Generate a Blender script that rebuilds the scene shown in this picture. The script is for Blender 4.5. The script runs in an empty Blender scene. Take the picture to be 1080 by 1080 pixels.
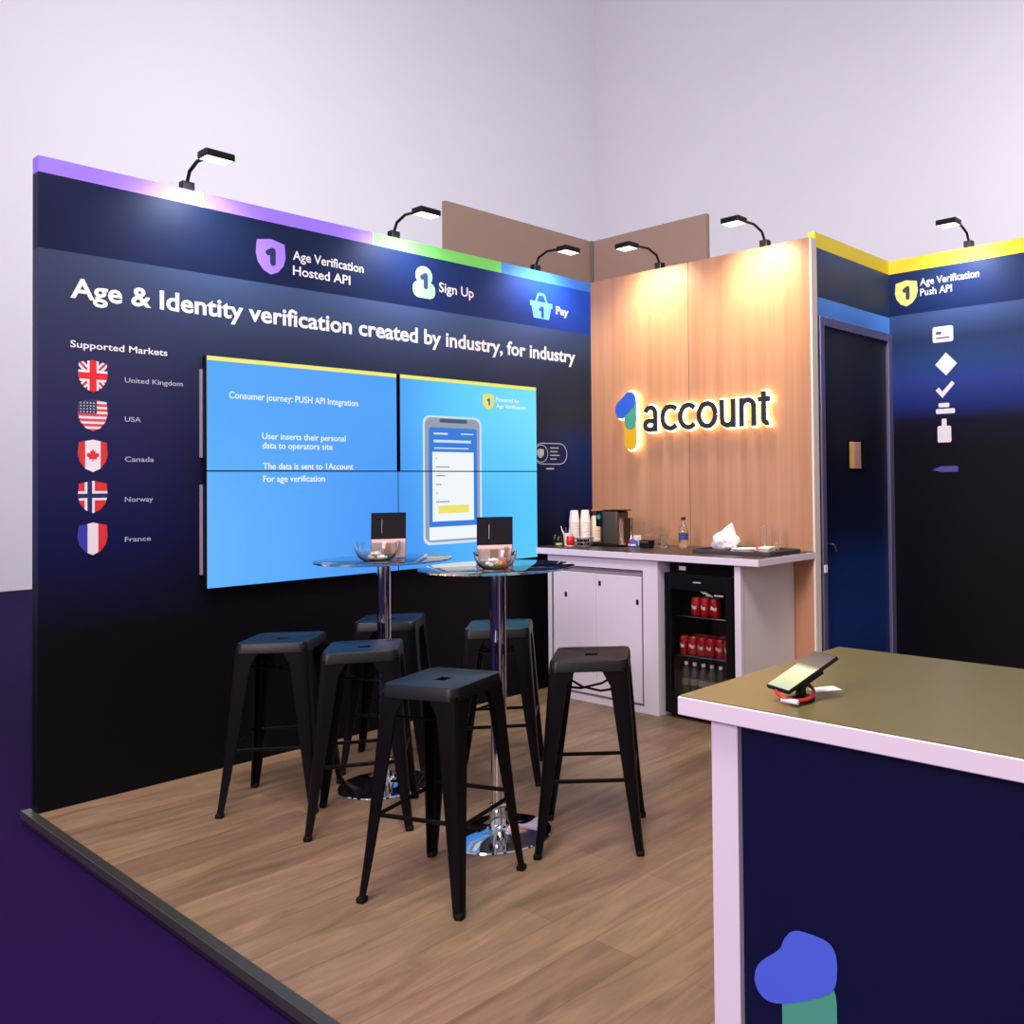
import bpy, bmesh, math, random
from mathutils import Matrix, Vector, noise
random.seed(7)
PI = math.pi
scn = bpy.context.scene
COL = scn.collection

# ------------------------------------------------------------------ camera
cam_d = bpy.data.cameras.new('camera'); cam = bpy.data.objects.new('camera', cam_d); COL.objects.link(cam)
YAW, PITCH, ROLL = math.radians(38.34), math.radians(0.99), math.radians(0.67)
F = Vector((math.cos(YAW)*math.cos(PITCH), math.sin(YAW)*math.cos(PITCH), math.sin(PITCH)))
R0 = Vector((math.sin(YAW), -math.cos(YAW), 0)); U0 = R0.cross(F)
R = R0*math.cos(ROLL) - U0*math.sin(ROLL); U = U0*math.cos(ROLL) + R0*math.sin(ROLL)
m = Matrix.Identity(4)
for i in range(3):
    m[i][0] = R[i]; m[i][1] = U[i]; m[i][2] = -F[i]
m[2][3] = 1.47
cam.matrix_world = m
cam_d.sensor_width = 36; cam_d.lens = 940.4/1080*36
cam_d.shift_x = (540-743.1)/1080; cam_d.shift_y = (491.2-540)/1080
cam_d.clip_start = .02
scn.camera = cam
# ------------------------------------------------------------------ world, lights, exposure
w = bpy.data.worlds.new('hall_ambient'); scn.world = w; w.use_nodes = True  # even ambient fill standing in for the unseen hall lighting
bg = w.node_tree.nodes['Background']; bg.inputs[0].default_value = (.86, .80, .90, 1); bg.inputs[1].default_value = .64
def area(name, loc, target, size, power, color):
    d = bpy.data.lights.new(name, 'AREA'); d.size = size; d.energy = power; d.color = color
    o = bpy.data.objects.new(name, d); COL.objects.link(o); o.location = loc
    o.rotation_euler = (Vector(target)-Vector(loc)).to_track_quat('-Z', 'Y').to_euler(); return o
area('hall_lamp_high', (.5, 1.2, 6.0), (2.8, 3.0, 0), 1.6, 300, (1, .94, .88))
area('hall_lamp_side', (-5.0, 1.6, 4.4), (3.0, 2.2, .6), 2.4, 400, (1, .72, .93))
area('added_wash_back', (6, 8.5, 7.5), (9, 16, 5), 4, 530, (1, .98, 1))  # unseen lamp added to brighten the pale back hall wall
area('added_wash_right', (9.5, 2, 7.5), (16, 2, 5), 4, 530, (1, .98, 1))  # likewise added, lifts the right hall wall
scn.view_settings.view_transform = 'Standard'
try: scn.view_settings.look = 'None'
except Exception: pass
scn.view_settings.exposure = 0; scn.view_settings.gamma = 1; scn.view_settings.use_curve_mapping = False

# ------------------------------------------------------------------ materials
def lin(c):
    r = []
    for v in c[:3]:
        v /= 255.
        r.append(v/12.92 if v <= .04045 else ((v+.055)/1.055)**2.4)
    return (*r, 1)
def newmat(name):
    mt = bpy.data.materials.new(name); mt.use_nodes = True
    nt = mt.node_tree; return mt, nt, nt.nodes['Principled BSDF']
def pbr(name, c, rough=.5, metal=0, var=.06, scale=12, spec=.5, bump=0, trans=0, ior=1.45, coat=0):
    mt, nt, b = newmat(name); N = nt.nodes; L = nt.links
    b.inputs['Roughness'].default_value = rough; b.inputs['Metallic'].default_value = metal
    b.inputs['Specular IOR Level'].default_value = spec
    b.inputs['Transmission Weight'].default_value = trans; b.inputs['IOR'].default_value = ior
    b.inputs['Coat Weight'].default_value = coat
    tc = N.new('ShaderNodeTexCoord'); nz = N.new('ShaderNodeTexNoise'); nz.inputs['Scale'].default_value = scale
    nz.inputs['Detail'].default_value = 3
    L.new(tc.outputs['Object'], nz.inputs['Vector'])
    mx = N.new('ShaderNodeMix'); mx.data_type = 'RGBA'
    lc = lin(c); mx.inputs['A'].default_value = tuple(v*(1-var) for v in lc[:3])+(1,)
    mx.inputs['B'].default_value = tuple(min(1, v*(1+var)) for v in lc[:3])+(1,)
    L.new(nz.outputs['Fac'], mx.inputs['Factor']); L.new(mx.outputs['Result'], b.inputs['Base Color'])
    if bump:
        bp = N.new('ShaderNodeBump'); bp.inputs['Strength'].default_value = bump; bp.inputs['Distance'].default_value = .002
        L.new(nz.outputs['Fac'], bp.inputs['Height']); L.new(bp.outputs['Normal'], b.inputs['Normal'])
    return mt
def emi(name, c, s=1.):
    mt, nt, b = newmat(name)
    b.inputs['Base Color'].default_value = (0, 0, 0, 1); b.inputs['Roughness'].default_value = .4
    b.inputs['Specular IOR Level'].default_value = .1
    b.inputs['Emission Color'].default_value = lin(c); b.inputs['Emission Strength'].default_value = s
    return mt
def pos_xyz(nt):
    g = nt.nodes.new('ShaderNodeNewGeometry'); s = nt.nodes.new('ShaderNodeSeparateXYZ')
    nt.links.new(g.outputs['Position'], s.inputs[0]); return g, s
def ramp(nt, src, stops, lo, hi, interp='LINEAR'):
    mr = nt.nodes.new('ShaderNodeMapRange'); mr.inputs['From Min'].default_value = lo; mr.inputs['From Max'].default_value = hi
    nt.links.new(src, mr.inputs['Value'])
    r = nt.nodes.new('ShaderNodeValToRGB'); r.color_ramp.interpolation = interp
    e = r.color_ramp.elements
    while len(e) > 1: e.remove(e[0])
    e[0].position = (stops[0][0]-lo)/(hi-lo); e[0].color = lin(stops[0][1])
    for p, c in stops[1:]:
        k = e.new((p-lo)/(hi-lo)); k.color = lin(c)
    nt.links.new(mr.outputs['Result'], r.inputs['Fac']); return r.outputs['Color']
def mixc(nt, fac, a, b):
    mx = nt.nodes.new('ShaderNodeMix'); mx.data_type = 'RGBA'
    nt.links.new(fac, mx.inputs['Factor']); nt.links.new(a, mx.inputs['A']); nt.links.new(b, mx.inputs['B']); return mx.outputs['Result']
def sstep(nt, src, lo, hi):
    mr = nt.nodes.new('ShaderNodeMapRange'); mr.interpolation_type = 'SMOOTHSTEP'
    mr.inputs['From Min'].default_value = lo; mr.inputs['From Max'].default_value = hi
    nt.links.new(src, mr.inputs['Value']); return mr.outputs['Result']
def math_(nt, op, a, b):
    n = nt.nodes.new('ShaderNodeMath'); n.operation = op
    for i, v in enumerate((a, b)):
        if isinstance(v, (int, float)): n.inputs[i].default_value = v
        else: nt.links.new(v, n.inputs[i])
    return n.outputs[0]

WHITE = pbr('white_laminate', (222, 212, 222), .35, var=.02)
CREAM = pbr('cream_panel', (212, 205, 200), .5, var=.03)
WHITEPLASTIC = pbr('white_plastic', (235, 232, 230), .4, var=.02)
PAPER = pbr('paper', (232, 228, 224), .8, var=.03, scale=30)
BLACKMETAL = pbr('matt_black_metal', (11, 9, 11), .38, metal=0, var=.15, spec=.14)
BLACK = pbr('black_plastic', (12, 12, 14), .35, var=.1, spec=.3)
BLACKMATT = pbr('black_matt', (9, 9, 11), .7, var=.1, spec=.1)
RUBBER = pbr('black_rubber', (14, 14, 14), .8, spec=.2)
CHROME = pbr('chrome', (205, 205, 210), .06, metal=1, var=.03)
STEEL = pbr('brushed_steel', (150, 150, 158), .3, metal=1, var=.06, scale=60)
BRONZE = pbr('bronze_plastic', (84, 70, 56), .35, metal=.3, var=.08)
DARKTOP = pbr('dark_laminate', (104, 96, 60), .30, var=.05, scale=40, spec=.5)
NAVYP = pbr('navy_panel', (14, 17, 52), .45, var=.12, scale=2, spec=.2)
RED = pbr('red_can', (176, 12, 26), .3, var=.05)
CANWHITE = pbr('can_white_mark', (235, 215, 205), .4)
SILVER = pbr('aluminium', (190, 190, 195), .3, metal=1)
CARPET = pbr('purple_carpet', (30, 10, 60), .95, var=.3, scale=180, spec=.1, bump=.5)
FRAMEMET = pbr('lilac_grey_frame', (120, 118, 150), .3, metal=.5, var=.03)
POST = pbr('white_post_paint', (225, 215, 205), .5, var=.02)
INKWHITE = pbr('white_ink', (225, 222, 225), .5, var=.02)
INKGREY = pbr('pale_grey_ink', (170, 170, 182), .5, var=.02)
HALLWALL = pbr('hall_wall_paint', (226, 223, 230), .85, var=.02, scale=1, spec=.1)
TAUPE = pbr('taupe_fabric', (176, 152, 136), .8, var=.03, scale=3, spec=.1)
TRIM = pbr('grey_aluminium_trim', (86, 86, 80), .35, metal=.6, var=.12, scale=60)
DARKTRIM = pbr('dark_fascia', (34, 20, 40), .5, var=.1)
def glassmat(name, tint, rough=0.0, ior=1.45):
    mt, nt, b = newmat(name); b.inputs['Base Color'].default_value = tint
    b.inputs['Transmission Weight'].default_value = 1; b.inputs['Roughness'].default_value = rough; b.inputs['IOR'].default_value = ior
    nz = nt.nodes.new('ShaderNodeTexNoise'); nz.inputs['Scale'].default_value = 4
    mr = nt.nodes.new('ShaderNodeMapRange'); mr.inputs['To Min'].default_value = rough; mr.inputs['To Max'].default_value = rough+.02
    nt.links.new(nz.outputs['Fac'], mr.inputs['Value']); nt.links.new(mr.outputs['Result'], b.inputs['Roughness'])
    return mt
GLASS = glassmat('clear_glass', (.96, .98, .98, 1))
SMOKE = glassmat('smoked_glass', (.66, .72, .76, 1), 0, 1.6)

def wood_floor():
    mt, nt, b = newmat('oak_laminate_floor'); N = nt.nodes; L = nt.links
    tc = N.new('ShaderNodeTexCoord')
    br = N.new('ShaderNodeTexBrick'); br.offset = .37; br.squash = 1
    br.inputs['Scale'].default_value = 1; br.inputs['Brick Width'].default_value = 1.25; br.inputs['Row Height'].default_value = .19
    br.inputs['Mortar Size'].default_value = .0012; br.inputs['Bias'].default_value = 0
    br.inputs['Color1'].default_value = lin((132, 108, 90)); br.inputs['Color2'].default_value = lin((152, 128, 104)); br.inputs['Mortar'].default_value = lin((108, 88, 72))
    L.new(tc.outputs['Object'], br.inputs['Vector'])
    mp = N.new('ShaderNodeMapping'); mp.inputs['Scale'].default_value = (1.1, 6.5, 1)
    L.new(tc.outputs['Object'], mp.inputs['Vector'])
    nz = N.new('ShaderNodeTexNoise'); nz.inputs['Scale'].default_value = 1.6; nz.inputs['Detail'].default_value = 8; nz.inputs['Roughness'].default_value = .62; nz.inputs['Distortion'].default_value = 1.1
    L.new(mp.outputs[0], nz.inputs['Vector'])
    r = N.new('ShaderNodeValToRGB'); e = r.color_ramp.elements
    e[0].position = .28; e[0].color = (.47, .43, .42, 1); e[1].position = .70; e[1].color = (1.12, 1.11, 1.07, 1)
    L.new(nz.outputs['Fac'], r.inputs['Fac'])
    mu = N.new('ShaderNodeMix'); mu.data_type = 'RGBA'; mu.blend_type = 'MULTIPLY'; mu.inputs['Factor'].default_value = .9
    L.new(br.outputs['Color'], mu.inputs['A']); L.new(r.outputs['Color'], mu.inputs['B'])
    n2 = N.new('ShaderNodeTexNoise'); n2.inputs['Scale'].default_value = 1.7; n2.inputs['Detail'].default_value = 2
    L.new(tc.outputs['Object'], n2.inputs['Vector'])
    r2 = N.new('ShaderNodeValToRGB'); e = r2.color_ramp.elements
    e[0].position = .35; e[0].color = (1.0, .93, .90, 1); e[1].position = .65; e[1].color = (.95, .96, .82, 1)
    L.new(n2.outputs['Fac'], r2.inputs['Fac'])
    mu2 = N.new('ShaderNodeMix'); mu2.data_type = 'RGBA'; mu2.blend_type = 'MULTIPLY'; mu2.inputs['Factor'].default_value = 1
    L.new(mu.outputs['Result'], mu2.inputs['A']); L.new(r2.outputs['Color'], mu2.inputs['B'])
    L.new(mu2.outputs['Result'], b.inputs['Base Color'])
    b.inputs['Roughness'].default_value = .42; b.inputs['Specular IOR Level'].default_value = .3
    bp = N.new('ShaderNodeBump'); bp.inputs['Strength'].default_value = .15; bp.inputs['Distance'].default_value = .002
    L.new(nz.outputs['Fac'], bp.inputs['Height']); L.new(bp.outputs['Normal'], b.inputs['Normal'])
    return mt
def wood_wall():
    mt, nt, b = newmat('beech_veneer_panel'); N = nt.nodes; L = nt.links
    tc = N.new('ShaderNodeTexCoord')
    mp = N.new('ShaderNodeMapping'); mp.inputs['Scale'].default_value = (1, 7, .22)
    L.new(tc.outputs['Object'], mp.inputs['Vector'])
    nz = N.new('ShaderNodeTexNoise'); nz.inputs['Scale'].default_value = 2.2; nz.inputs['Detail'].default_value = 5; nz.inputs['Roughness'].default_value = .55
    L.new(mp.outputs[0], nz.inputs['Vector'])
    r = N.new('ShaderNodeValToRGB'); e = r.color_ramp.elements
    e[0].position = .25; e[0].color = lin((168, 120, 90)); e[1].position = .75; e[1].color = lin((189, 143, 110))
    L.new(nz.outputs['Fac'], r.inputs['Fac'])
    g, s = pos_xyz(nt)
    f = math_(nt, 'FRACT', math_(nt, 'DIVIDE', math_(nt, 'ADD', s.outputs['Y'], .02), .166), 0)
    ln = math_(nt, 'LESS_THAN', f, .03)
    sc = math_(nt, 'SUBTRACT', 1, math_(nt, 'MULTIPLY', ln, .06))
    mu = N.new('ShaderNodeMix'); mu.data_type = 'RGBA'; mu.blend_type = 'MULTIPLY'; mu.inputs['Factor'].default_value = 1
    L.new(r.outputs['Color'], mu.inputs['A']); L.new(sc, mu.inputs['B'])
    L.new(mu.outputs['Result'], b.inputs['Base Color']); b.inputs['Roughness'].default_value = .4; b.inputs['Specular IOR Level'].default_value = .3
    return mt
def graphic_left():
    mt, nt, b = newmat('print_and_sheen_left'); g, s = pos_xyz(nt)
    X, Z = s.outputs['X'], s.outputs['Z']
    body = ramp(nt, Z, [(0, (9, 9, 12)), (.9, (9, 9, 14)), (1.25, (13, 15, 32)), (1.7, (18, 22, 42)), (2.05, (30, 37, 56)), (2.3, (46, 56, 82)), (2.59, (60, 78, 114))], 0, 3)  # printed gradient, with lamp sheen painted into the lighter upper tones
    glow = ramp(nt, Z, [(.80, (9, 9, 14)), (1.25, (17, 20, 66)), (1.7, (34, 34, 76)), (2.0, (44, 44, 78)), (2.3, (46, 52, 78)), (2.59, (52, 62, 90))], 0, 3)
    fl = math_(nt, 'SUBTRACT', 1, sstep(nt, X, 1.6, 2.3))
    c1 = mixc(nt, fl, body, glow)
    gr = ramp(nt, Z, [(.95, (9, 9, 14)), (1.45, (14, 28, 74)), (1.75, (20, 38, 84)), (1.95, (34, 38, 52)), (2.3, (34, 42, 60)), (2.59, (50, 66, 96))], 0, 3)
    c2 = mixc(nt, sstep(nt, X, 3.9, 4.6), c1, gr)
    ban = ramp(nt, X, [(1.3, (24, 30, 62)), (2.2, (20, 34, 62)), (3.0, (26, 40, 80)), (3.8, (30, 52, 112)), (4.4, (36, 76, 176)), (4.8, (40, 92, 214))], 1.3, 4.8)
    banlow = ramp(nt, X, [(1.3, (20, 26, 54)), (3.0, (20, 32, 66)), (4.2, (24, 44, 98)), (4.8, (30, 62, 150))], 1.3, 4.8)
    bn = mixc(nt, sstep(nt, Z, 2.62, 2.95), banlow, ban)
    isb = math_(nt, 'GREATER_THAN', Z, math_(nt, 'ADD', 2.568, math_(nt, 'MULTIPLY', X, .006)))
    c3 = mixc(nt, isb, c2, bn)
    st = ramp(nt, X, [(1.3, (150, 120, 235)), (1.99, (250, 225, 80)), (2.0, (150, 120, 235)), (2.98, (120, 215, 110)), (3.94, (74, 140, 235))], 1.3, 4.8, 'CONSTANT')
    c4 = mixc(nt, math_(nt, 'GREATER_THAN', Z, 2.925), c3, st)
    nt.links.new(c4, b.inputs['Base Color']); b.inputs['Roughness'].default_value = .45; b.inputs['Specular IOR Level'].default_value = .12
    return mt
def graphic_right():
    mt, nt, b = newmat('printed_graphic_right'); g, s = pos_xyz(nt)
    Y, Z = s.outputs['Y'], s.outputs['Z']
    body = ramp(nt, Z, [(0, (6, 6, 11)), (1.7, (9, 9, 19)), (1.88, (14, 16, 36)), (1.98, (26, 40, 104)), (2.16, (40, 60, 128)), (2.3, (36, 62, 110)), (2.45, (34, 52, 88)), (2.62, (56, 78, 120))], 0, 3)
    ban = ramp(nt, Z, [(2.64, (18, 36, 80)), (2.95, (32, 52, 96))], 2, 3)
    c = mixc(nt, math_(nt, 'GREATER_THAN', Z, 2.645), body, ban)
    ye = ramp(nt, Z, [(2.9, (250, 225, 60)), (3.1, (250, 228, 70))], 2, 3.2)
    c = mixc(nt, math_(nt, 'GREATER_THAN', Z, 2.952), c, ye)
    nt.links.new(c, b.inputs['Base Color']); b.inputs['Roughness'].default_value = .45; b.inputs['Specular IOR Level'].default_value = .14
    return mt
def graphic_door():
    mt, nt, b = newmat('printed_graphic_header'); g, s = pos_xyz(nt)
    X, Z = s.outputs['X'], s.outputs['Z']
    body = ramp(nt, Z, [(0, (20, 50, 120)), (2.5, (78, 136, 226)), (2.635, (96, 158, 246))], 0, 3.2)
    up = ramp(nt, Z, [(2.64, (40, 60, 96)), (2.8, (60, 72, 100)), (2.95, (66, 90, 130))], 2, 3.2)
    c = mixc(nt, math_(nt, 'GREATER_THAN', Z, 2.637), body, up)
    ye = ramp(nt, Z, [(2.9, (250, 225, 60)), (3.1, (250, 228, 70))], 2, 3.2)
    c = mixc(nt, math_(nt, 'GREATER_THAN', Z, 2.952), c, ye)
    nt.links.new(c, b.inputs['Base Color']); b.inputs['Roughness'].default_value = .45; b.inputs['Specular IOR Level'].default_value = .14
    return mt
def door_leaf():
    mt, nt, b = newmat('printed_navy_door'); g, s = pos_xyz(nt)
    c = ramp(nt, s.outputs['Z'], [(0, (20, 36, 84)), (.55, (22, 50, 112)), (.9, (19, 42, 96)), (1.15, (11, 22, 50)), (1.6, (14, 18, 32)), (2.3, (30, 34, 40))], 0, 3)
    nt.links.new(c, b.inputs['Base Color']); b.inputs['Roughness'].default_value = .4; b.inputs['Specular IOR Level'].default_value = .25
    return mt
def screen_mat():
    mt, nt, b = newmat('lit_screen'); g, s = pos_xyz(nt)
    X, Z = s.outputs['X'], s.outputs['Z']
    base = ramp(nt, X, [(1.99, (92, 172, 250)), (2.6, (90, 166, 252)), (3.1, (84, 166, 252)), (3.5, (96, 206, 255)), (4.2, (128, 232, 255))], 1.99, 4.21)
    low = ramp(nt, X, [(1.99, (104, 184, 255)), (2.6, (88, 166, 254)), (3.1, (76, 150, 246)), (3.6, (80, 178, 252)), (4.2, (88, 202, 255))], 1.99, 4.21)
    nz = nt.nodes.new('ShaderNodeTexNoise'); nz.inputs['Scale'].default_value = 1.1; nt.links.new(g.outputs['Position'], nz.inputs['Vector'])
    f = math_(nt, 'ADD', sstep(nt, Z, 2.0, 1.2), math_(nt, 'MULTIPLY', math_(nt, 'SUBTRACT', nz.outputs['Fac'], .5), .8))
    c = mixc(nt, f, base, low)
    ye = ramp(nt, X, [(1.99, (246, 240, 128)), (4.2, (236, 236, 110))], 1.99, 4.21)
    c = mixc(nt, math_(nt, 'GREATER_THAN', Z, 2.122), c, ye)
    nt.links.new(c, b.inputs['Emission Color']); b.inputs['Emission Strength'].default_value = 1.0
    b.inputs['Base Color'].default_value = (0, 0, 0, 1); b.inputs['Roughness'].default_value = .5; b.inputs['Specular IOR Level'].default_value = .05
    return mt
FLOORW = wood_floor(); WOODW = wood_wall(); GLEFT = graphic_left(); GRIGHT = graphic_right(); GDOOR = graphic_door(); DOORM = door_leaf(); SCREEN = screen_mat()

# ------------------------------------------------------------------ helpers
def tag(o, label=None, cat=None, group=None, kind=None):
    if label: o['label'] = label
    if cat: o['category'] = cat
    if group: o['group'] = group
    if kind: o['kind'] = kind
    return o
def empty(name, loc, rz=0, label=None, cat=None, group=None):
    o = bpy.data.objects.new(name, None); COL.objects.link(o); o.location = loc; o.rotation_euler = (0, 0, rz)
    o.empty_display_size = .05
    return tag(o, label, cat, group)
def link(name, bm, mat, parent=None, smooth=False, loc=None, rz=0):
    me = bpy.data.meshes.new(name)
    bmesh.ops.recalc_face_normals(bm, faces=bm.faces)
    bm.to_mesh(me); bm.free()
    if smooth:
        for p in me.polygons: p.use_smooth = True
        try: me.set_sharp_from_angle(angle=math.radians(38))
        except Exception: pass
    for mm in (mat if isinstance(mat, (list, tuple)) else [mat]): me.materials.append(mm)
    o = bpy.data.objects.new(name, me); COL.objects.link(o)
    if parent: o.parent = parent
    if loc is not None: o.location = loc
    if rz: o.rotation_euler = (0, 0, rz)
    return o
def B(*boxes, bev=0, seg=2):
    bm = bmesh.new()
    for x0, x1, y0, y1, z0, z1 in boxes:
        r = bmesh.ops.create_cube(bm, size=1)
        for v in r['verts']:
            v.co = Vector(((x0+x1)/2+v.co.x*(x1-x0), (y0+y1)/2+v.co.y*(y1-y0), (z0+z1)/2+v.co.z*(z1-z0)))
    if bev: bmesh.ops.bevel(bm, geom=bm.edges[:], offset=bev, segments=seg, affect='EDGES', profile=.5)
    return bm
def lathe(prof, n=40, c=(0, 0, 0), bm=None):
    bm = bm or bmesh.new(); rings = []
    for r, z in prof:
        if r < 1e-5: rings.append([bm.verts.new((c[0], c[1], c[2]+z))])
        else: rings.append([bm.verts.new((c[0]+r*math.cos(2*PI*i/n), c[1]+r*math.sin(2*PI*i/n), c[2]+z)) for i in range(n)])
    for a, b in zip(rings, rings[1:]):
        for i in range(n):
            j = (i+1) % n
            if len(a) == 1 and len(b) == 1: continue
            if len(a) == 1: bm.faces.new((a[0], b[i], b[j]))
            elif len(b) == 1: bm.faces.new((a[i], a[j], b[0]))
            else: bm.faces.new((a[i], a[j], b[j], b[i]))
    return bm
def tube(pts, r, n=8, bm=None, cap=True):
    bm = bm or bmesh.new(); pts = [Vector(p) for p in pts]; rings = []
    for i, p in enumerate(pts):
        d = (pts[min(i+1, len(pts)-1)]-pts[max(i-1, 0)]).normalized()
        a = d.cross(Vector((0, 0, 1)))
        if a.length < 1e-3: a = d.cross(Vector((1, 0, 0)))
        a.normalize(); b = d.cross(a)
        rr = r[i] if isinstance(r, (list, tuple)) else r
        rings.append([bm.verts.new(p+a*rr*math.cos(2*PI*k/n)+b*rr*math.sin(2*PI*k/n)) for k in range(n)])
    for u, v in zip(rings, rings[1:]):
        for k in range(n): bm.faces.new((u[k], u[(k+1) % n], v[(k+1) % n], v[k]))
    if cap:
        bm.faces.new(rings[0][::-1]); bm.faces.new(rings[-1])
    return bm
MA = Matrix(((1, 0, 0, 0), (0, 0, -1, 0), (0, 1, 0, 0), (0, 0, 0, 1)))      # text plane facing -Y
MBm = Matrix(((0, 0, -1, 0), (-1, 0, 0, 0), (0, 1, 0, 0), (0, 0, 0, 1)))    # text plane facing -X
def prism(polys, depth, M, z0=0, step=0):
    """2D polygons in plane M, raised from z0 to z0+depth."""
    bm = bmesh.new()
    for i_, P in enumerate(polys):
        dd = depth+(i_*step if step else 0)
        a = [bm.verts.new(M @ Vector((x, y, z0))) for x, y in P]; b = [bm.verts.new(M @ Vector((x, y, z0+dd))) for x, y in P]
        n = len(P)
        try:
            bm.faces.new(a[::-1]); bm.faces.new(b)
            for i in range(n): bm.faces.new((a[i], a[(i+1) % n], b[(i+1) % n], b[i]))
        except ValueError: pass
    return bm
def at(M, p):
    t = Matrix.Translation(Vector(p)); return t @ M
def text(name, body, mat, parent, p, M, h=None, width=None, bold=.0, depth=.0008, raise_=0.0, align='LEFT'):
    """text with cap height h standing at p in plane M; squeezed to width when given"""
    cu = bpy.data.curves.new('t', 'FONT'); cu.body = body; cu.size = 1; cu.offset = bold; cu.extrude = .01; cu.align_x = align
    cu.resolution_u = 3
    to = bpy.data.objects.new('t', cu); COL.objects.link(to)
    dg = bpy.context.evaluated_depsgraph_get(); dg.update()
    me = bpy.data.meshes.new_from_object(to.evaluated_get(dg))
    bpy.data.objects.remove(to); bpy.data.curves.remove(cu)
    xs = [v.co.x for v in me.vertices]
    s = h/.70; sx = s
    if width: sx = width/(max(xs)-min(xs))
    x0 = min(xs) if (width and align == 'LEFT') else 0
    T = at(M, p)
    for v in me.vertices:
        z = raise_+(depth if v.co.z > 0 else 0)
        v.co = T @ Vector(((v.co.x-x0)*sx, v.co.y*s, z))
    me.materials.clear(); me.materials.append(mat)
    if M.determinant() < 0: me.flip_normals()
    o = bpy.data.objects.new(name, me); COL.objects.link(o)
    if parent:
        o.parent = parent
        o.matrix_parent_inverse = Matrix.Identity(4)
        if parent.location.length > 0:
            for v in me.vertices: v.co -= parent.location
    return o
def caps(a, b, r, n=14):
    a = Vector(a); b = Vector(b); d = (b-a).normalized(); t0 = math.atan2(d.y, d.x)
    P = []
    for i in range(n+1):
        t = t0-PI/2+PI*i/n; P.append((b.x+r*math.cos(t), b.y+r*math.sin(t)))
    for i in range(n+1):
        t = t0+PI/2+PI*i/n; P.append((a.x+r*math.cos(t), a.y+r*math.sin(t)))
    return P
def sc2(P, s, dx=0, dy=0, sx=None): return [(dx+x*(sx or s), dy+y*s) for x, y in P]
def one_glyph(grow=0):
    return dict(blue=caps((.165, .70), (.40, .845), .155+grow), green=caps((.413, .80), (.413, .50), .153+grow), yellow=caps((.413, .55), (.413, .153), .153+grow))
def clip(P, Q):
    """clip polygon P by convex ccw polygon Q"""
    out = list(P)
    for i in range(len(Q)):
        a = Q[i]; b = Q[(i+1) % len(Q)]; inp = out; out = []
        if not inp: return []
        side = lambda p: (b[0]-a[0])*(p[1]-a[1])-(b[1]-a[1])*(p[0]-a[0])
        for k in range(len(inp)):
            p = inp[k]; q = inp[(k+1) % len(inp)]; sp, sq = side(p), side(q)
            if sp >= 0: out.append(p)
            if (sp > 0 and sq < 0) or (sp < 0 and sq > 0):
                t = sp/(sp-sq); out.append((p[0]+t*(q[0]-p[0]), p[1]+t*(q[1]-p[1])))
    return out
def rect(x0, x1, y0, y1): return [(x0, y0), (x1, y0), (x1, y1), (x0, y1)]
def rrect(x0, x1, y0, y1, r, n=5):
    P = []
    for cx, cy, t in ((x1-r, y1-r, 0), (x0+r, y1-r, PI/2), (x0+r, y0+r, PI), (x1-r, y0+r, 3*PI/2)):
        for i in range(n+1): P.append((cx+r*math.cos(t+PI/2*i/n), cy+r*math.sin(t+PI/2*i/n)))
    return P
def copy_tree(o, parent=None):
    c = o.copy(); COL.objects.link(c); c.parent = parent
    for ch in list(o.children): copy_tree(ch, c)
    return c
def ptag(o, label): o['label'] = label; return o
INK = {}
def ink(rgb):
    if rgb not in INK: INK[rgb] = pbr('ink_%d' % len(INK), rgb, .5, var=.02)
    return INK[rgb]

# ------------------------------------------------------------------ setting
YA, XB, YD, XC = 4.897, 4.807, 2.93, 5.90
FLOOR = link('floor', B((1.30, 6.6, -2.2, 5.0, -.054, 0)), FLOORW); tag(FLOOR, kind='structure')
tr = link('trim_1', B((1.265, 1.30, -2.2, 5.0, -.02, .004), (1.262, 1.268, -2.2, 5.0, -.03, .006), bev=.0015, seg=1), TRIM); tag(tr, kind='structure')
tr = link('trim_2', B((1.272, 1.30, -2.2, 5.0, -.055, -.02)), DARKTRIM); tag(tr, kind='structure')
fl2 = link('floor', B((-9, 17, -9, 17, -.10, -.055)), CARPET); fl2.name = 'floor.001'; tag(fl2, kind='structure')
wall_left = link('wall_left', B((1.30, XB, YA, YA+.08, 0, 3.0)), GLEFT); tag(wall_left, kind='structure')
wall_back = link('wall_back', B((XB, XB+.068, YD+.013, YA, 0, 3.0)), WOODW); tag(wall_back, kind='structure')
seam = link('panel_joint', B((XB-.0015, XB+.002, 3.930, 3.934, 0, 3.0)), pbr('joint_grey', (96, 84, 84), .7), wall_back)  # grey strip along the seam of the wood panels
tr = link('trim_3', B((XB, XB+.068, YD-.003, YD+.013, 0, 3.0), bev=.003), POST); tag(tr, kind='structure')
tr = link('trim_4', B((XB+.068, XB+.085, YD, YD+.02, 0, 2.515)), BLACKMATT); tag(tr, kind='structure')
wall_front = link('wall_front', B((XB+.068, XC, YD+.01, YD+.06, 2.515, 3.05)), GDOOR); tag(wall_front, kind='structure')
wall_right = link('wall_right', B((XC, XC+.07, -1.6, YD+.06, 0, 3.05)), GRIGHT); tag(wall_right, kind='structure')
# storage room behind the door: what the small window looks into
ws_ = link('wall_store', B((6.0, 6.06, 2.99, 4.26, 0, 3.0), (XB+.07, 6.0, 4.2, 4.26, 0, 3.0)), pbr('store_yellow_wall', (190, 158, 96), .7)); tag(ws_, kind='structure')
ptag(link('mauve_board', B((5.96, 5.99, 2.995, 3.275, .8, 2.3)), pbr('mauve_card', (150, 118, 140), .7), ws_), 'mauve board seen through the small door window')
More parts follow.
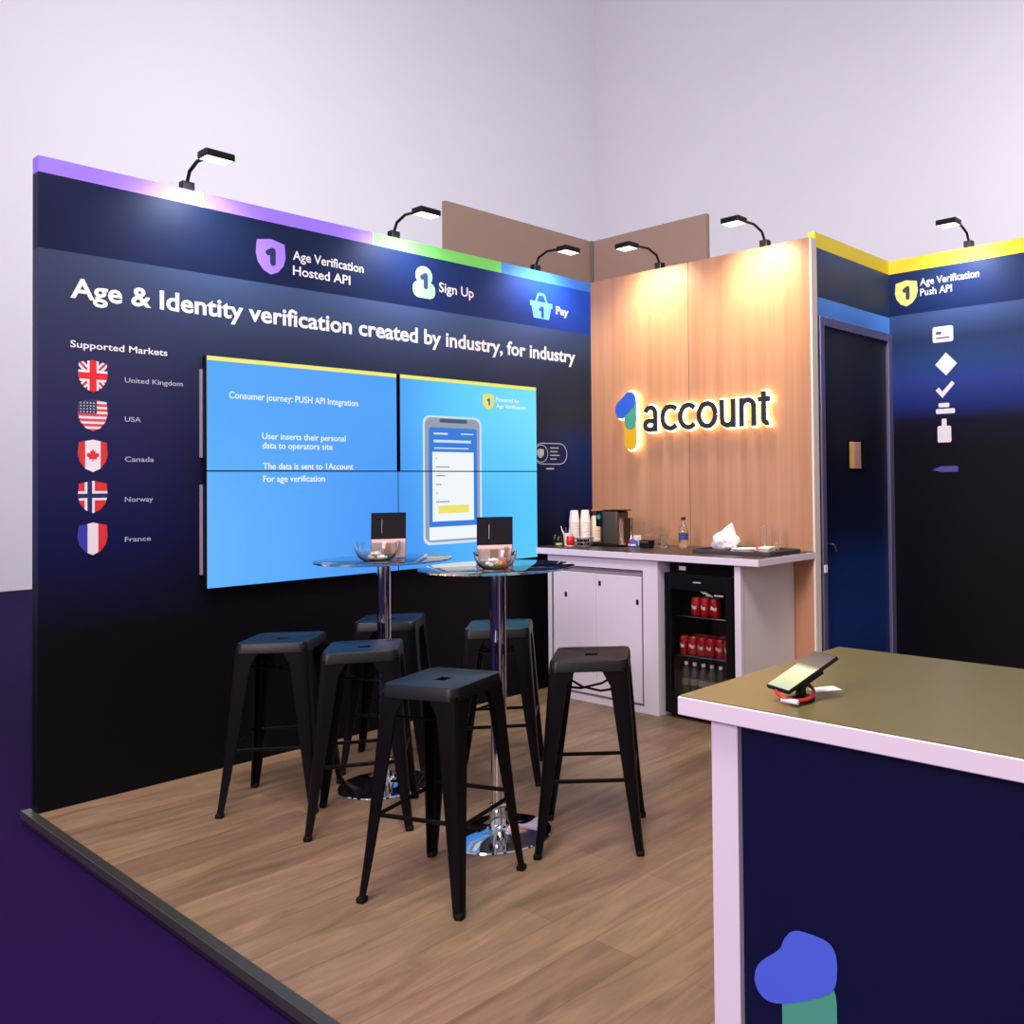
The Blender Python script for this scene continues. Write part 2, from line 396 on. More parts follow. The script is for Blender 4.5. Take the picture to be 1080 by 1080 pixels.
# door
door = link('door_1', B((4.945, 5.835, YD+.012, YD+.028, .005, 1.545), (4.945, 5.835, YD+.012, YD+.028, 1.725, 2.455), (4.945, 5.275, YD+.012, YD+.028, 1.545, 1.725), (5.475, 5.835, YD+.012, YD+.028, 1.545, 1.725)), DOORM)
tag(door, kind='structure')
link('door_frame', B((XB+.085, 4.945, YD-.012, YD+.05, 0, 2.515), (5.835, XC, YD-.012, YD+.05, 0, 2.515), (4.945, 5.835, YD-.012, YD+.05, 2.455, 2.515), bev=.004), FRAMEMET, door)
link('door_pane', B((5.275, 5.475, YD+.018, YD+.022, 1.545, 1.725)), GLASS, door)
link('window_bead', B((5.268, 5.275, YD+.005, YD+.03, 1.538, 1.732), (5.475, 5.482, YD+.005, YD+.03, 1.538, 1.732), (5.268, 5.482, YD+.005, YD+.03, 1.725, 1.732), (5.268, 5.482, YD+.005, YD+.03, 1.538, 1.545)), BLACK, door)
link('door_handle', tube([(4.985, YD+.012, 1.06), (4.985, YD-.03, 1.06), (4.99, YD-.035, 1.05), (5.015, YD-.035, 1.01)], .006), STEEL, door, True)
ptag(link('hinge', B((4.895, 4.93, YD-.02, YD-.012, .88, .93), bev=.003), WHITEPLASTIC, door), 'small white hinge on the door frame')
sd_ = bpy.data.lights.new('added_store_light', 'POINT'); sd_.energy = 26; sd_.shadow_soft_size = .1; sd_.color = (1, .9, .75)  # unseen lamp added so the colours behind the door window show
so_ = bpy.data.objects.new('added_store_light', sd_); COL.objects.link(so_); so_.location = (5.35, 3.6, 2.2)
# hall around the stand
tag(link('wall_hall_back', B((-9, 17, 16.5, 16.7, -.1, 17))
 , HALLWALL), kind='structure')
tag(link('wall_hall_right', B((16.5, 16.7, -9, 16.5, -.1, 17)), HALLWALL), kind='structure')
# neighbouring stand: taupe fabric panels whose top edges peep over the walls
zt = 4.17
nb = empty('neighbouring_stand_wall', (6.9, 7.0, -.055), 0, 'taupe fabric stand wall rising behind the dark wall and wooden wall', 'wall')
for nm, bx in (('fabric_panel', (-1.9, 0, 0, .05, 0, zt)), ('fabric_panel', (0, .05, -1.6, .05, 0, zt))):
    link(nm, B(bx), TAUPE, nb)
link('corner_pole', tube([(-.02, -.02, 0), (-.02, -.02, zt)], .012), STEEL, nb, True)

# ------------------------------------------------------------------ printed wall lettering (parts of the walls)
W = wall_left
def ta(name, body, x, z, h, width=None, mat=INKWHITE, bold=.01, M=MA, y=YA): return text(name, body, mat, W, (x, y-.0004, z), M, h, width, bold)
ta('heading_lettering', 'Age & Identity verification created by industry, for industry', 1.425, 2.366, .092, 3.215, bold=.022)
ta('market_title_lettering', 'Supported Markets', 1.425, 2.132, .032, .415, INKWHITE, .012)
for nm, z, wd in (('United Kingdom', 1.984, .262), ('USA', 1.793, .070), ('Canada', 1.598, .128), ('Norway', 1.402, .124), ('France', 1.208, .114)):
    ta('country_lettering', nm, 1.650, z, .024, wd, INKGREY, .006)
ta('service_lettering', 'Age Verification', 2.486, 2.742, .052, .43, bold=.010)
ta('service_lettering', 'Hosted API', 2.486, 2.657, .052, .345, bold=.012)
ta('service_lettering', 'Sign Up', 3.447, 2.715, .062, .272, bold=.010)
ta('service_lettering', 'Pay', 4.452, 2.712, .056, .125, bold=.02)
def shield_pts(n=8):
    P = [(0, 1), (-.5, .84), (-.93, .78), (-1, .1), (-.86, -.36), (-.5, -.76), (0, -1), (.5, -.76), (.86, -.36), (1, .1), (.93, .78), (.5, .84)]
    return P
SH = [(0, .97), (-.93, .80), (-1, .05), (-.86, -.40), (-.5, -.80), (0, -1), (.5, -.80), (.86, -.40), (1, .05), (.93, .80)]
def layer(name, polys, rgb, parent, p, M, k, depth=.0005):
    polys = [q for q in polys if len(q) > 2]
    bm = prism(polys, depth, at(M, p), .0004+k*.0006, .00004 if len(polys) < 8 else 0)
    if parent.location.length > 0:
        for v in bm.verts: v.co -= parent.location
    return link(name, bm, ink(rgb) if isinstance(rgb, tuple) else rgb, parent)
def icon_one(name, parent, p, M, h, rgb, k):
    g = one_glyph(); polys = [sc2(q, h, -.30*h, -.5*h) for q in g.values()]
    return layer(name, polys, rgb, parent, p, M, k, .0006)
def flag(country, z):
    p = (1.516, YA, z); hw, hh = .061, .078
    f = lambda P: clip([(x*hw, y*hh) for x, y in P], [(x*hw, y*hh) for x, y in SH])
    full = [(x*hw, y*hh) for x, y in SH]
    L_ = lambda nm, polys, rgb, k: layer(nm, [q for q in (f(P) for P in polys) if len(q) > 2], rgb, W, p, MA, k)
    if country == 'uk':
        layer('flag_emblem', [full], (30, 36, 96), W, p, MA, 0)
        L_('flag_saltire', [[(-1.2, .8), (-.9, 1.1), (1.2, -.8), (.9, -1.1)], [(1.2, .8), (.9, 1.1), (-1.2, -.8), (-.9, -1.1)]], (225, 218, 222), 1)
        L_('flag_saltire', [[(-1.1, .92), (-1.0, 1.02), (1.1, -.9), (1.0, -1.0)], [(1.1, .92), (1.0, 1.02), (-1.1, -.9), (-1.0, -1.0)]], (205, 30, 40), 2)
        L_('flag_cross', [rect(-.38, .38, -1, 1), rect(-1, 1, -.34, .34)], (230, 224, 226), 3)
        L_('flag_cross', [rect(-.24, .24, -1, 1), rect(-1, 1, -.2, .2)], (212, 30, 40), 4)
    elif country == 'usa':
        layer('flag_emblem', [full], (228, 216, 220), W, p, MA, 0)
        L_('flag_stripe', [rect(-1, 1, 1-(2*i+1)*.1538*1.0, 1-2*i*.1538) for i in range(7)], (205, 70, 78), 1)
        L_('flag_canton', [rect(-1, .25, .08, 1)], (44, 50, 84), 2)
        L_('flag_star', [sc2([(math.cos(a*PI/5+PI/2)*(1 if a % 2 == 0 else .45), math.sin(a*PI/5+PI/2)*(1 if a % 2 == 0 else .45)) for a in range(10)], .06, -.82+i*.22, .72-j*.18) for i in range(5) for j in range(4)], (220, 220, 226), 3)
    elif country == 'canada':
        layer('flag_emblem', [full], (228, 220, 224), W, p, MA, 0)
        L_('flag_bar', [rect(-1, -.52, -1, 1), rect(.52, 1, -1, 1)], (206, 44, 46), 1)
        leaf = [(0, .5), (-.1, .32), (-.22, .38), (-.17, .12), (-.3, .24), (-.34, .16), (-.48, .2), (-.42, .06), (-.5, 0), (-.26, -.2), (-.28, -.3), (-.03, -.26), (-.03, -.46), (.03, -.46), (.03, -.26), (.28, -.3), (.26, -.2), (.5, 0), (.42, .06), (.48, .2), (.34, .16), (.3, .24), (.17, .12), (.22, .38), (.1, .32)]
        layer('flag_leaf', [[(x*hw*.9, y*hh*.8) for x, y in leaf]], (206, 44, 46), W, p, MA, 1)
    elif country == 'norway':
        layer('flag_emblem', [full], (210, 44, 50), W, p, MA, 0)
        L_('flag_cross', [rect(-.55, .12, -1, 1), rect(-1, 1, -.22, .34)], (228, 222, 228), 1)
        L_('flag_cross', [rect(-.37, -.06, -1, 1), rect(-1, 1, -.07, .19)], (28, 38, 90), 2)
    else:
        layer('flag_emblem', [full], (226, 218, 224), W, p, MA, 0)
        L_('flag_bar', [rect(-1, -.36, -1, 1)], (52, 50, 160), 1)
        L_('flag_bar', [rect(.36, 1, -1, 1)], (206, 44, 50), 1)
for c, z in (('uk', 2.003), ('usa', 1.818), ('canada', 1.625), ('norway', 1.430), ('france', 1.232)): flag(c, z)
# service icons on the banner
layer('shield_icon', [sc2(SH, .10, sx=.082)], (150, 116, 232), W, (2.362, YA, 2.735), MA, 0)
icon_one('number_icon', W, (2.362, YA, 2.735), MA, .10, (30, 34, 80), 1)
circ = lambda r, n=24, cx=0, cy=0, sy=1: [(cx+r*math.cos(2*PI*i/n), cy+r*sy*math.sin(2*PI*i/n)) for i in range(n)]
layer('person_icon', [circ(.062, 24, 0, .052)], (150, 226, 150), W, (3.335, YA, 2.745), MA, 0)
layer('person_icon', [rrect(-.082, .082, -.090, .015, .045)], (150, 226, 150), W, (3.335, YA, 2.745), MA, 1)
icon_one('number_icon', W, (3.335, YA, 2.765), MA, .105, (36, 60, 90), 3)
layer('basket_icon', [[(-.105, .035), (-.105, .0), (-.092, 0), (-.072, -.085), (.072, -.085), (.092, 0), (.105, 0), (.105, .035)]], (96, 170, 236), W, (4.312, YA, 2.742), MA, 0)
layer('basket_icon', [[(-.06, .03), (-.035, .092), (-.018, .1), (.018, .1), (.035, .092), (.06, .03), (.045, .03), (.022, .082), (-.022, .082), (-.045, .03)]], (96, 170, 236), W, (4.312, YA, 2.742), MA, 1)
icon_one('number_icon', W, (4.312, YA, 2.705), MA, .085, (28, 52, 110), 2)
# badge at the right of the screens, half hidden behind them
def ring(P, Q):
    n = len(P); return [[P[i], P[(i+1) % n], Q[(i+1) % n], Q[i]] for i in range(n)]
layer('badge_outline', ring(rrect(-.17, .148, -.078, .078, .075), rrect(-.164, .142, -.072, .072, .069)), INKGREY, W, (4.403, YA, 1.682), MA, 0)
layer('badge_ring', ring(circ(.064), circ(.059)), INKGREY, W, (4.300, YA, 1.682), MA, 0)
layer('badge_shield', [sc2(SH, .034)], INKGREY, W, (4.292, YA, 1.684), MA, 0)
for i, wd in enumerate((.08, .07, .09, .06)):
    layer('badge_text_line', [rect(0, wd, -.004, .004)], INKGREY, W, (4.385, YA, 1.725-i*.027), MA, 0)
layer('badge_text_line', [rect(0, .075, -.005, .005)], INKGREY, W, (4.345, YA, 1.573), MA, 0)
# right wall lettering and icons
W = wall_right
def cpt(y, z): return (XC, y, z)
layer('shield_icon', [sc2(SH, .095, sx=.088)], (246, 236, 130), W, cpt(2.805, 2.80), MBm, 0)
icon_one('number_icon', W, cpt(2.805, 2.80), MBm, .10, (60, 66, 60), 1)
for s_, z in (('Age Verification', 2.838), ('Push API', 2.765)):
    text('service_lettering', s_, INKWHITE, W, (XC-.0004, 2.698, z), MBm, .05, .43 if s_[0] == 'A' else .235, .010)
layer('card_icon', [rrect(-.075, .075, -.055, .055, .015)], INKWHITE, W, cpt(2.535, 2.475), MBm, 0)
layer('card_icon', [rect(-.05, .05, -.03, -.02), rect(-.05, -.01, .0, .02)], (60, 70, 100), W, cpt(2.535, 2.475), MBm, 1)
layer('diamond_icon', [[(-.08, 0), (0, -.08), (.08, 0), (0, .08)]], INKWHITE, W, cpt(2.515, 2.265), MBm, 0)
layer('tick_icon', [[(-.07, .01), (-.045, .03), (-.02, 0), (.05, .07), (.07, .05), (-.02, -.045)]], INKWHITE, W, cpt(2.525, 2.075), MBm, 0)
layer('hand_icon', [rrect(-.07, .07, -.055, -.02, .01), rrect(-.05, .03, -.01, .02, .01)], INKWHITE, W, cpt(2.525, 1.975), MBm, 0)
layer('bottle_icon', [rrect(-.05, .05, -.08, .035, .012), rrect(-.018, .018, .03, .085, .006)], INKWHITE, W, cpt(2.535, 1.80), MBm, 0)
layer('arrow_icon', [[(-.10, -.005), (-.03, .02), (.09, .02), (.09, -.02), (-.03, -.02)]], (74, 74, 150), W, cpt(2.53, 1.535), MBm, 0)

# ------------------------------------------------------------------ video wall: four screens
XS, ZS = (1.995, 3.0965, 4.197), (.948, 1.552, 2.148)
TY = 4.82
SCRWHITE = emi('screen_white', (240, 246, 250), 1.0); SCRYEL = emi('screen_yellow', (240, 226, 110), 1.0); SCRNAVY = emi('screen_blue_button', (38, 104, 206), 1.0)
SCRGREY = emi('screen_grey', (150, 160, 178), 1.0); SCRDARK = emi('screen_phone_dark', (72, 92, 116), 1.0); SCRPALE = emi('screen_pale_text', (206, 226, 248), 1.0)
SCRMID = emi('screen_phone_blue', (58, 126, 222), 1.0)
def screen_body(ix, iz, label):
    x0, x1 = XS[ix], XS[ix+1]; z0, z1 = ZS[iz], ZS[iz+1]
    if iz == 1: x0, x1 = (x0, x1-.006) if ix == 0 else (x0+.014, x1)
    t = empty('display_screen', ((x0+x1)/2, YA, z0), 0, label, 'screen', 'four screens of the video wall')
    cx = (x0+x1)/2; hw = (x1-x0)/2; h = z1-z0
    link('housing', B((-hw+.001, hw-.001, -.070, -.022, .001, h-.001), (-hw+.02, hw-.02, -.022, -.012, .03, h-.03), bev=.002, seg=1), BLACK, t)
    for a_ in (-hw-.006, hw-.09) if ix == 0 else (-hw+.05, hw-.09): link('wall_bracket', B((a_, a_+.05, -.021, -.003, .07, h-.07)), pbr('pale_bracket_paint', (150, 140, 158), .5), t)
    e = .0035
    link('panel', B((-hw+e, hw-e, -.0725, -.070, e, h-e)), SCREEN, t)
    return t
SC = {(0, 1): screen_body(0, 1, 'upper left blue screen of the video wall, with title and white text'),
      (1, 1): screen_body(1, 1, 'upper right cyan screen of the video wall, with yellow badge'),
      (0, 0): screen_body(0, 0, 'lower left blue screen of the video wall, almost empty'),
      (1, 0): screen_body(1, 0, 'lower right blue screen of the video wall, with bottom of pictured phone')}
SY = YA-.0725
def st(name, body, key, x, z, h, wd, mat=SCRWHITE, bold=.012): return text(name, body, mat, SC[key], (x, SY-.0003, z), MA, h, wd, bold, .0006)
st('title_lettering', 'Consumer journey: PUSH API Integration', (0, 1), 2.107, 1.932, .036, .727)
st('text_lettering', 'User inserts their personal', (0, 1), 2.278, 1.724, .034, .478)
st('text_lettering', 'data to operators site', (0, 1), 2.278, 1.674, .034, .397)
st('text_lettering', 'The data is sent to 1Account', (0, 1), 2.282, 1.562, .034, .520)
st('text_lettering', 'For age verification', (0, 0), 2.282, 1.494, .034, .347)
def sl(name, polys, mat, key, x, z, k): return layer(name, polys, mat, SC[key], (x, SY, z), MA, k)
sl('badge_shield', [sc2(SH, .055, sx=.048)], SCRYEL, (1, 1), 3.778, 2.018, 0)
sl('badge_mark', [sc2(q, .05, -.015, -.025) for q in one_glyph().values()], SCRMID, (1, 1), 3.778, 2.018, 1)
st('badge_lettering', 'Powered by', (1, 1), 3.842, 2.024, .030, .195)
st('badge_lettering', 'Age Verification', (1, 1), 3.842, 1.982, .026, .255)
# phone picture split over two screens, drawn slightly slanted
def ph(polys, name, mat, k, zlo=1.09, zhi=1.91):
    for key, a, b in (((1, 1), 1.5555, 2.14), ((1, 0), .95, 1.5485)):
        for P in polys:
            q = clip([(x+.012, z) for x, z in P], rect(3.12, 4.19, a, b))
            if len(q) > 2: layer(name, [q], mat, SC[key], (0, SY, 0), MA, k)
ph([rrect(3.258, 3.705, 1.088, 1.905, .05)], 'phone_edge', SCRPALE, 0)
ph([rrect(3.272, 3.690, 1.105, 1.892, .045)], 'phone_frame', SCRGREY, 1)
ph([rrect(3.300, 3.668, 1.120, 1.83, .02)], 'phone_page', SCRMID, 2)
ph([rect(3.300, 3.660, 1.118, 1.20)], 'phone_footer', SCRWHITE, 3)
ph([rect(3.325, 3.64, 1.235, 1.675)], 'phone_form', SCRWHITE, 3)
ph([rect(3.37, 3.60, 1.285, 1.335)], 'phone_button', SCRYEL, 4)
ph([rrect(3.38, 3.59, 1.862, 1.887, .01)], 'phone_notch', SCRDARK, 3)
ph([rect(3.335, 3.44, 1.785, 1.797), rect(3.54, 3.64, 1.79, 1.797), rect(3.335, 3.62, 1.735, 1.752), rect(3.34, 3.60, 1.695, 1.703)], 'phone_heading', SCRPALE, 3)
ph([rect(3.35, 3.36+.03*((i*7) % 4), 1.63-i*.055, 1.638-i*.055) for i in range(6)], 'phone_form_line', SCRGREY, 5)

# ------------------------------------------------------------------ back counter
cab = empty('cabinet', (4.214, 4.23, 0), 0, 'low white two-door cupboard under the left half of the back counter', 'cabinet')
link('body', B((0, .016, .472, .51, .0, .975), (0, .016, -.51, -.385, 0, .975), (0, .016, -.385, .472, 0, .045), (0, .016, -.385, .472, .905, .975), (.016, .57, -.51, -.492, 0, .975), (.016, .57, .492, .51, 0, .975), (.55, .57, -.492, .492, 0, .975), (.016, .55, -.492, .492, .02, .045)), WHITE, cab)
link('frame_edge', B((-.003, .004, .462, .468, .05, .898), (-.003, .004, -.382, -.376, .05, .898), (-.003, .004, -.382, .468, .892, .898), (-.003, .004, -.382, .468, .047, .052)), pbr('grey_frame_line', (120, 112, 120), .5), cab)
for a, b, lk in ((.045, .458, ((.33, .706),)), (-.372, .041, ((.003, .80), (-.335, .70)))):
    d = link('door', B((.003, .014, a, b, .056, .865), bev=.002, seg=1), WHITE, cab)
    for ly, lz in lk:
        ptag(link('lock', B((-.003, .003, ly-.010, ly+.010, lz-.016, lz+.016), bev=.002, seg=1), BLACK, d), 'small black lock plate')
link('rail', B((.004, .02, -.374, .460, .870, .888)), pbr('grey_rail', (150, 140, 150), .5), cab)
side = empty('end_panel', (4.214, 3.10, 0), 0, 'cream full-depth end panel with white front edge right of the fridge', 'panel')
link('panel', B((.03, .585, -.018, .018, 0, .975)), CREAM, side)
link('front_edge', B((0, .03, -.022, .022, 0, .975), bev=.002, seg=1), WHITE, side)
link('bay_back', B((4.74, 4.80, 3.125, 3.718, 0, .975)), BLACKMATT, side, loc=(-4.214, -3.10, 0))
ct = empty('worktop', (4.5, 3.91, .976), 0, 'long dark-topped worktop with white edge along the wooden wall', 'worktop')
link('slab', B((-.318, .302, -.983, .982, 0, .042), bev=.002, seg=1), WHITE, ct)
link('top_sheet', B((-.314, .302, -.978, .982, .0425, .0455)), pbr('dark_brown_laminate', (62, 48, 42), .3, var=.08, scale=30), ct)
CT = .976+.0455+.0005
# fridge
fr = empty('bottle_fridge', (4.235, 3.42, .0), 0, 'black under-counter drinks fridge with glass door and red cans inside', 'fridge')
link('body', B((.04, .48, -.265, -.235, .03, .90), (.04, .48, .235, .265, .03, .90), (.46, .48, -.235, .235, .03, .90), (.04, .46, -.235, .235, .85, .90), (.04, .46, -.235, .235, .03, .13)), BLACK, fr)
link('top_filler', B((.06, .07, -.265, .265, .90, .955)), BLACKMATT, fr)  # plain black filler sheet in the dark gap above the fridge, backs the sticker
link('plinth', B((.05, .46, -.25, .25, 0, .03)), BLACK, fr)
link('liner', B((.44, .458, -.232, .232, .135, .845)), pbr('dark_grey_liner', (52, 48, 56), .5), fr)
dr = link('door', B((0, .038, -.265, -.215, .03, .90), (0, .038, .215, .265, .03, .90), (0, .038, -.215, .215, .80, .90), (0, .038, -.215, .215, .03, .16), bev=.003, seg=1), BLACK, fr)
link('pane', B((.016, .020, -.215, .215, .16, .80)), GLASS, dr)
link('handle', B((-.012, 0, .225, .245, .45, .80), bev=.003), BLACK, dr)
ptag(link('maker_mark', B((-.001, .0, -.03, .03, .848, .856)), INKGREY, dr), 'tiny grey maker mark above the glass')
ptag(link('pane_mark', B((.0145, .0155, -.19, -.12, .775, .785)), INKGREY, dr), 'tiny pale mark at the top right of the glass')
ptag(link('energy_sticker', B((.058, .0598, .135, .19, .915, .94)), PAPER, fr), 'small white sticker above the door')
for z in (.150, .385, .63):
    bm = bmesh.new()
    for i in range(15): tube([(.07, -.225+i*.0321, z), (.43, -.225+i*.0321, z)], .0018, 6, bm)
    for x in (.07, .25, .43): tube([(x, -.232, z-.003), (x, .232, z-.003)], .003, 6, bm)
    link('shelf', bm, STEEL, fr, True)
l = bpy.data.lights.new('added_fridge_light', 'AREA'); l.shape = 'RECTANGLE'; l.size = .40; l.size_y = .05; l.energy = .22; l.color = (1, .92, .9)  # unseen light added to brighten the cans inside the fridge
lo = bpy.data.objects.new('added_fridge_light', l); COL.objects.link(lo); lo.location = (4.31, 3.42, .835); lo.rotation_euler = (0, 0.5, PI/2*0); 
lo.rotation_euler = (0, math.radians(-25), 0)
# cans
can0 = empty('drinks_can', (4.33, 3.5, .633), 0, 'x', 'can')
link('can_body', lathe([(0, 0), (.024, 0), (.029, .006), (.0325, .014), (.0325, .104), (.028, .114), (.026, .116), (0, .1145)], 24), [RED], can0, True)
link('lid', lathe([(0, .1155), (.0265, .1165), (.0275, .118), (.0255, .118), (.0245, .1172), (0, .117)], 24), SILVER, can0, True)
wv = []
for i in range(9):
    a = PI-.75+1.5*i/8; wv.append((a, .056+.005*math.sin(i*.78)))
bm = bmesh.new(); up = [bm.verts.new((.0328*math.cos(a), .0328*math.sin(a), z+.011)) for a, z in wv]; dn = [bm.verts.new((.0328*math.cos(a), .0328*math.sin(a), z-.009)) for a, z in wv]
for i in range(8): bm.faces.new((up[i], up[i+1], dn[i+1], dn[i]))
link('wave_mark', bm, CANWHITE, can0)
first = True
def place_can(x, y, z, label):
    global first
    o = can0 if first else copy_tree(can0); first = False
    o.location = (x, y, z); o['label'] = label; o['group'] = 'red cans in the fridge'; o['category'] = 'can'; o.rotation_euler = (0, 0, random.uniform(-.3, .3))
tn = ['leftmost', 'second', 'third']
for i, y in enumerate((3.50, 3.425, 3.35)): place_can(4.33, y, .634, 'red drinks can on the top fridge shelf, %s of the three in front' % ['leftmost', 'middle', 'rightmost'][i])
mid = [3.595, 3.525, 3.455, 3.385, 3.315, 3.245]
od = ['leftmost', 'second from left', 'third from left', 'third from right', 'second from right', 'rightmost']
for i, y in enumerate(mid): place_can(4.33, y, .389, 'red drinks can in the front row of the middle fridge shelf, %s' % od[i])
for i, y in enumerate(mid[:5]): place_can(4.42, y-.033, .389, 'red drinks can in the back row of the middle fridge shelf, %s' % ['leftmost', 'second from left', 'central', 'second from right', 'rightmost'][i])
bt0 = empty('water_bottle', (4.34, 3.6, .154), 0, 'x', 'bottle')
link('bottle_body', lathe([(0, 0), (.026, 0), (.029, .006), (.029, .11), (.024, .135), (.012, .155), (.012, .168), (0, .168)], 20), pbr('pale_bottle_plastic', (96, 96, 92), .15, trans=.3), bt0, True)
link('cap', lathe([(0, .165), (.0135, .165), (.0135, .183), (0, .183)], 16), WHITEPLASTIC, bt0, True)
link('bottle_label', lathe([(.0295, .045), (.0295, .085)], 20), pbr('grey_bottle_label', (130, 126, 116), .5), bt0, True)
for i in range(6):
    o = bt0 if i == 0 else copy_tree(bt0)
    o.location = (4.34, 3.595-i*.068, .154); o['group'] = 'small bottles on the bottom fridge shelf'
    o['label'] = 'small white-capped water bottle on the bottom fridge shelf, %s' % od[i]; o['category'] = 'bottle'

# ---- things on the back counter
def lth(name, prof, mat, parent, n=32, c=(0, 0, 0)): return link(name, lathe(prof, n, c), mat, parent, True)
# dark jars at the left end
for i, (x, y, h, lb) in enumerate(((4.37, 4.835, .085, 'slim dark jar at the far left end of the back worktop'), (4.36, 4.785, .075, 'short dark jar with pale green base, second from the left end of the worktop'))):
    t = empty('small_jar', (x, y, CT), 0, lb, 'jar')
    lth('jar_body', [(0, 0), (.022, 0), (.024, .004), (.024, h-.02), (.017, h-.008), (0, h-.008)], pbr('dark_jar_glass', (24, 24, 26), .15), t)
    lth('lid', [(0, h-.008), (.018, h-.008), (.018, h+.004), (0, h+.004)], BLACK, t)
    if i: lth('base_band', [(.0245, .004), (.0245, .02)], pbr('pale_green_band', (190, 200, 120), .5), t)
t = empty('stirrer_cup', (4.42, 4.755, CT), 0, 'white cup holding wooden and metal stirrers on the worktop', 'cup')
lth('cup', [(0, 0), (.026, 0), (.036, .085), (.034, .085), (.025, .004), (0, .004)], WHITEPLASTIC, t)
for i, (dx, dy) in enumerate(((-.012, .06), (.02, .045), (.0, -.02), (.02, .01), (-.02, .03))):
    link('stirrer', tube([(dx*.3, dy*.3-.005, .01), (dx, dy, .135-.008*i)], .003, 6), STEEL if i % 2 else WHITEPLASTIC, t, True)
t = empty('red_pot', (4.36, 4.665, CT), 0, 'small bright red pot beside the cup of stirrers', 'pot')
lth('pot', [(0, 0), (.022, 0), (.031, .025), (.028, .065), (.024, .07), (.02, .066), (0, .066)], pbr('red_plastic', (215, 28, 26), .35), t)
lth('foot', [(0, 0), (.024, 0), (.024, .008), (.02, .008)], WHITEPLASTIC, t)
def cupstack(x, y, n, label, mat):
    t = empty('cup_stack', (x, y, CT), 0, label, 'cups', 'stacks of paper cups')
    for i in range(n):
        z = i*.022
        lth('paper_cup', [(.036, z+.0), (.026, z+.09), (.0285, z+.09), (.0385, z), (.040, z+.003), (.037, z+.004)][::1], mat, t, 24)
    lth('cup_base', [(0, (n-1)*.022+.088), (.0265, (n-1)*.022+.088), (.027, (n-1)*.022+.090), (0, (n-1)*.022+.090)], mat, t, 24)
cupstack(4.565, 4.842, 8, 'tall stack of white paper cups, leftmost by the dark wall', PAPER)
cupstack(4.64, 4.805, 8, 'tall stack of white paper cups between the other two stacks', PAPER)
cupstack(4.73, 4.79, 6, 'shorter stack of cream paper cups next to the coffee machine', pbr('cream_paper_cup', (224, 206, 186), .8))
t = empty('brown_canister', (4.73, 4.79, CT+5*.022+.0905), 0, 'small brown tub on top of the cream paper cups', 'tub')
lth('tub_body', [(0, 0), (.028, 0), (.032, .035), (0, .035)], pbr('dark_brown_tub', (70, 44, 30), .5), t)
lth('lid', [(0, .035), (.034, .035), (.034, .043), (0, .043)], pbr('tan_lid', (176, 128, 92), .5), t)
# basket with capsules
t = empty('capsule_basket', (4.40, 4.575, CT), 0, 'low dark wire basket of coffee capsules in front of the paper cups', 'basket')
bm = bmesh.new()
for z, r in ((.003, .055), (.03, .065), (.055, .072)):
    tube([(r*math.cos(a*PI/12), r*math.sin(a*PI/12), z) for a in range(25)], .0022, 6, bm)
for a in range(16):
    tube([(.055*math.cos(a*PI/8), .055*math.sin(a*PI/8), .003), (.072*math.cos(a*PI/8), .072*math.sin(a*PI/8), .055)], .0018, 6, bm)
bmesh.ops.create_circle(bm, cap_ends=True, segments=24, radius=.055, matrix=Matrix.Translation((0, 0, .003)))
link('wire_frame', bm, STEEL, t, True)
cps = [pbr('capsule_%d' % i, c, .25, metal=.7) for i, c in enumerate(((60, 44, 34), (24, 22, 24), (110, 84, 60), (140, 140, 146)))]
cap0 = None
for i in range(15):
    a = i*2.4; r = .045*math.sqrt((i % 9)/9.)
    z = .006+.026*(i//8)
    o = link('coffee_capsule', lathe([(0, 0), (.012, 0), (.015, .02), (.0185, .022), (.0185, .024), (0, .024)], 14), cps[i % 4], None, True)
    o.location = (4.40+r*math.cos(a), 4.575+r*math.sin(a), CT+z)
    tag(o, 'small metallic coffee capsule heaped in the wire basket on the worktop', 'capsule', 'capsules in the wire basket')
# coffee machine
t = empty('coffee_machine', (4.52, 4.42, CT), 0, 'black and bronze capsule coffee machine on the left of the back worktop', 'coffee machine')
bm = B((-.06, .06, -.115, .03, .012, .245), bev=.012, seg=3); link('body', bm, BRONZE, t, True)
link('head', B((-.05, .05, .03, .105, .135, .248), (-.05, .05, .03, .05, .02, .14), bev=.008), BLACK, t, True)
link('base', B((-.065, .065, -.13, .15, 0, .014), bev=.003), BLACK, t, True)
link('drip_grid', B((-.045, .045, .055, .14, .014, .03), bev=.002), STEEL, t)
link('lever', B((-.058, .058, -.145, .02, .248, .256), bev=.003), BLACK, t, True)
lth('spout', [(0, .105), (.011, .105), (.014, .135), (0, .135)], STEEL, t, 16, (0, .075, 0))
link('dial', tube([(-.058, .066, .205), (-.049, .066, .205)], .017, 20), SILVER, t, True)
link('water_tank', B((-.05, .05, -.165, -.118, .014, .20), bev=.008), glassmat('tank_plastic', (.75, .66, .58, 1), .1), t, True)
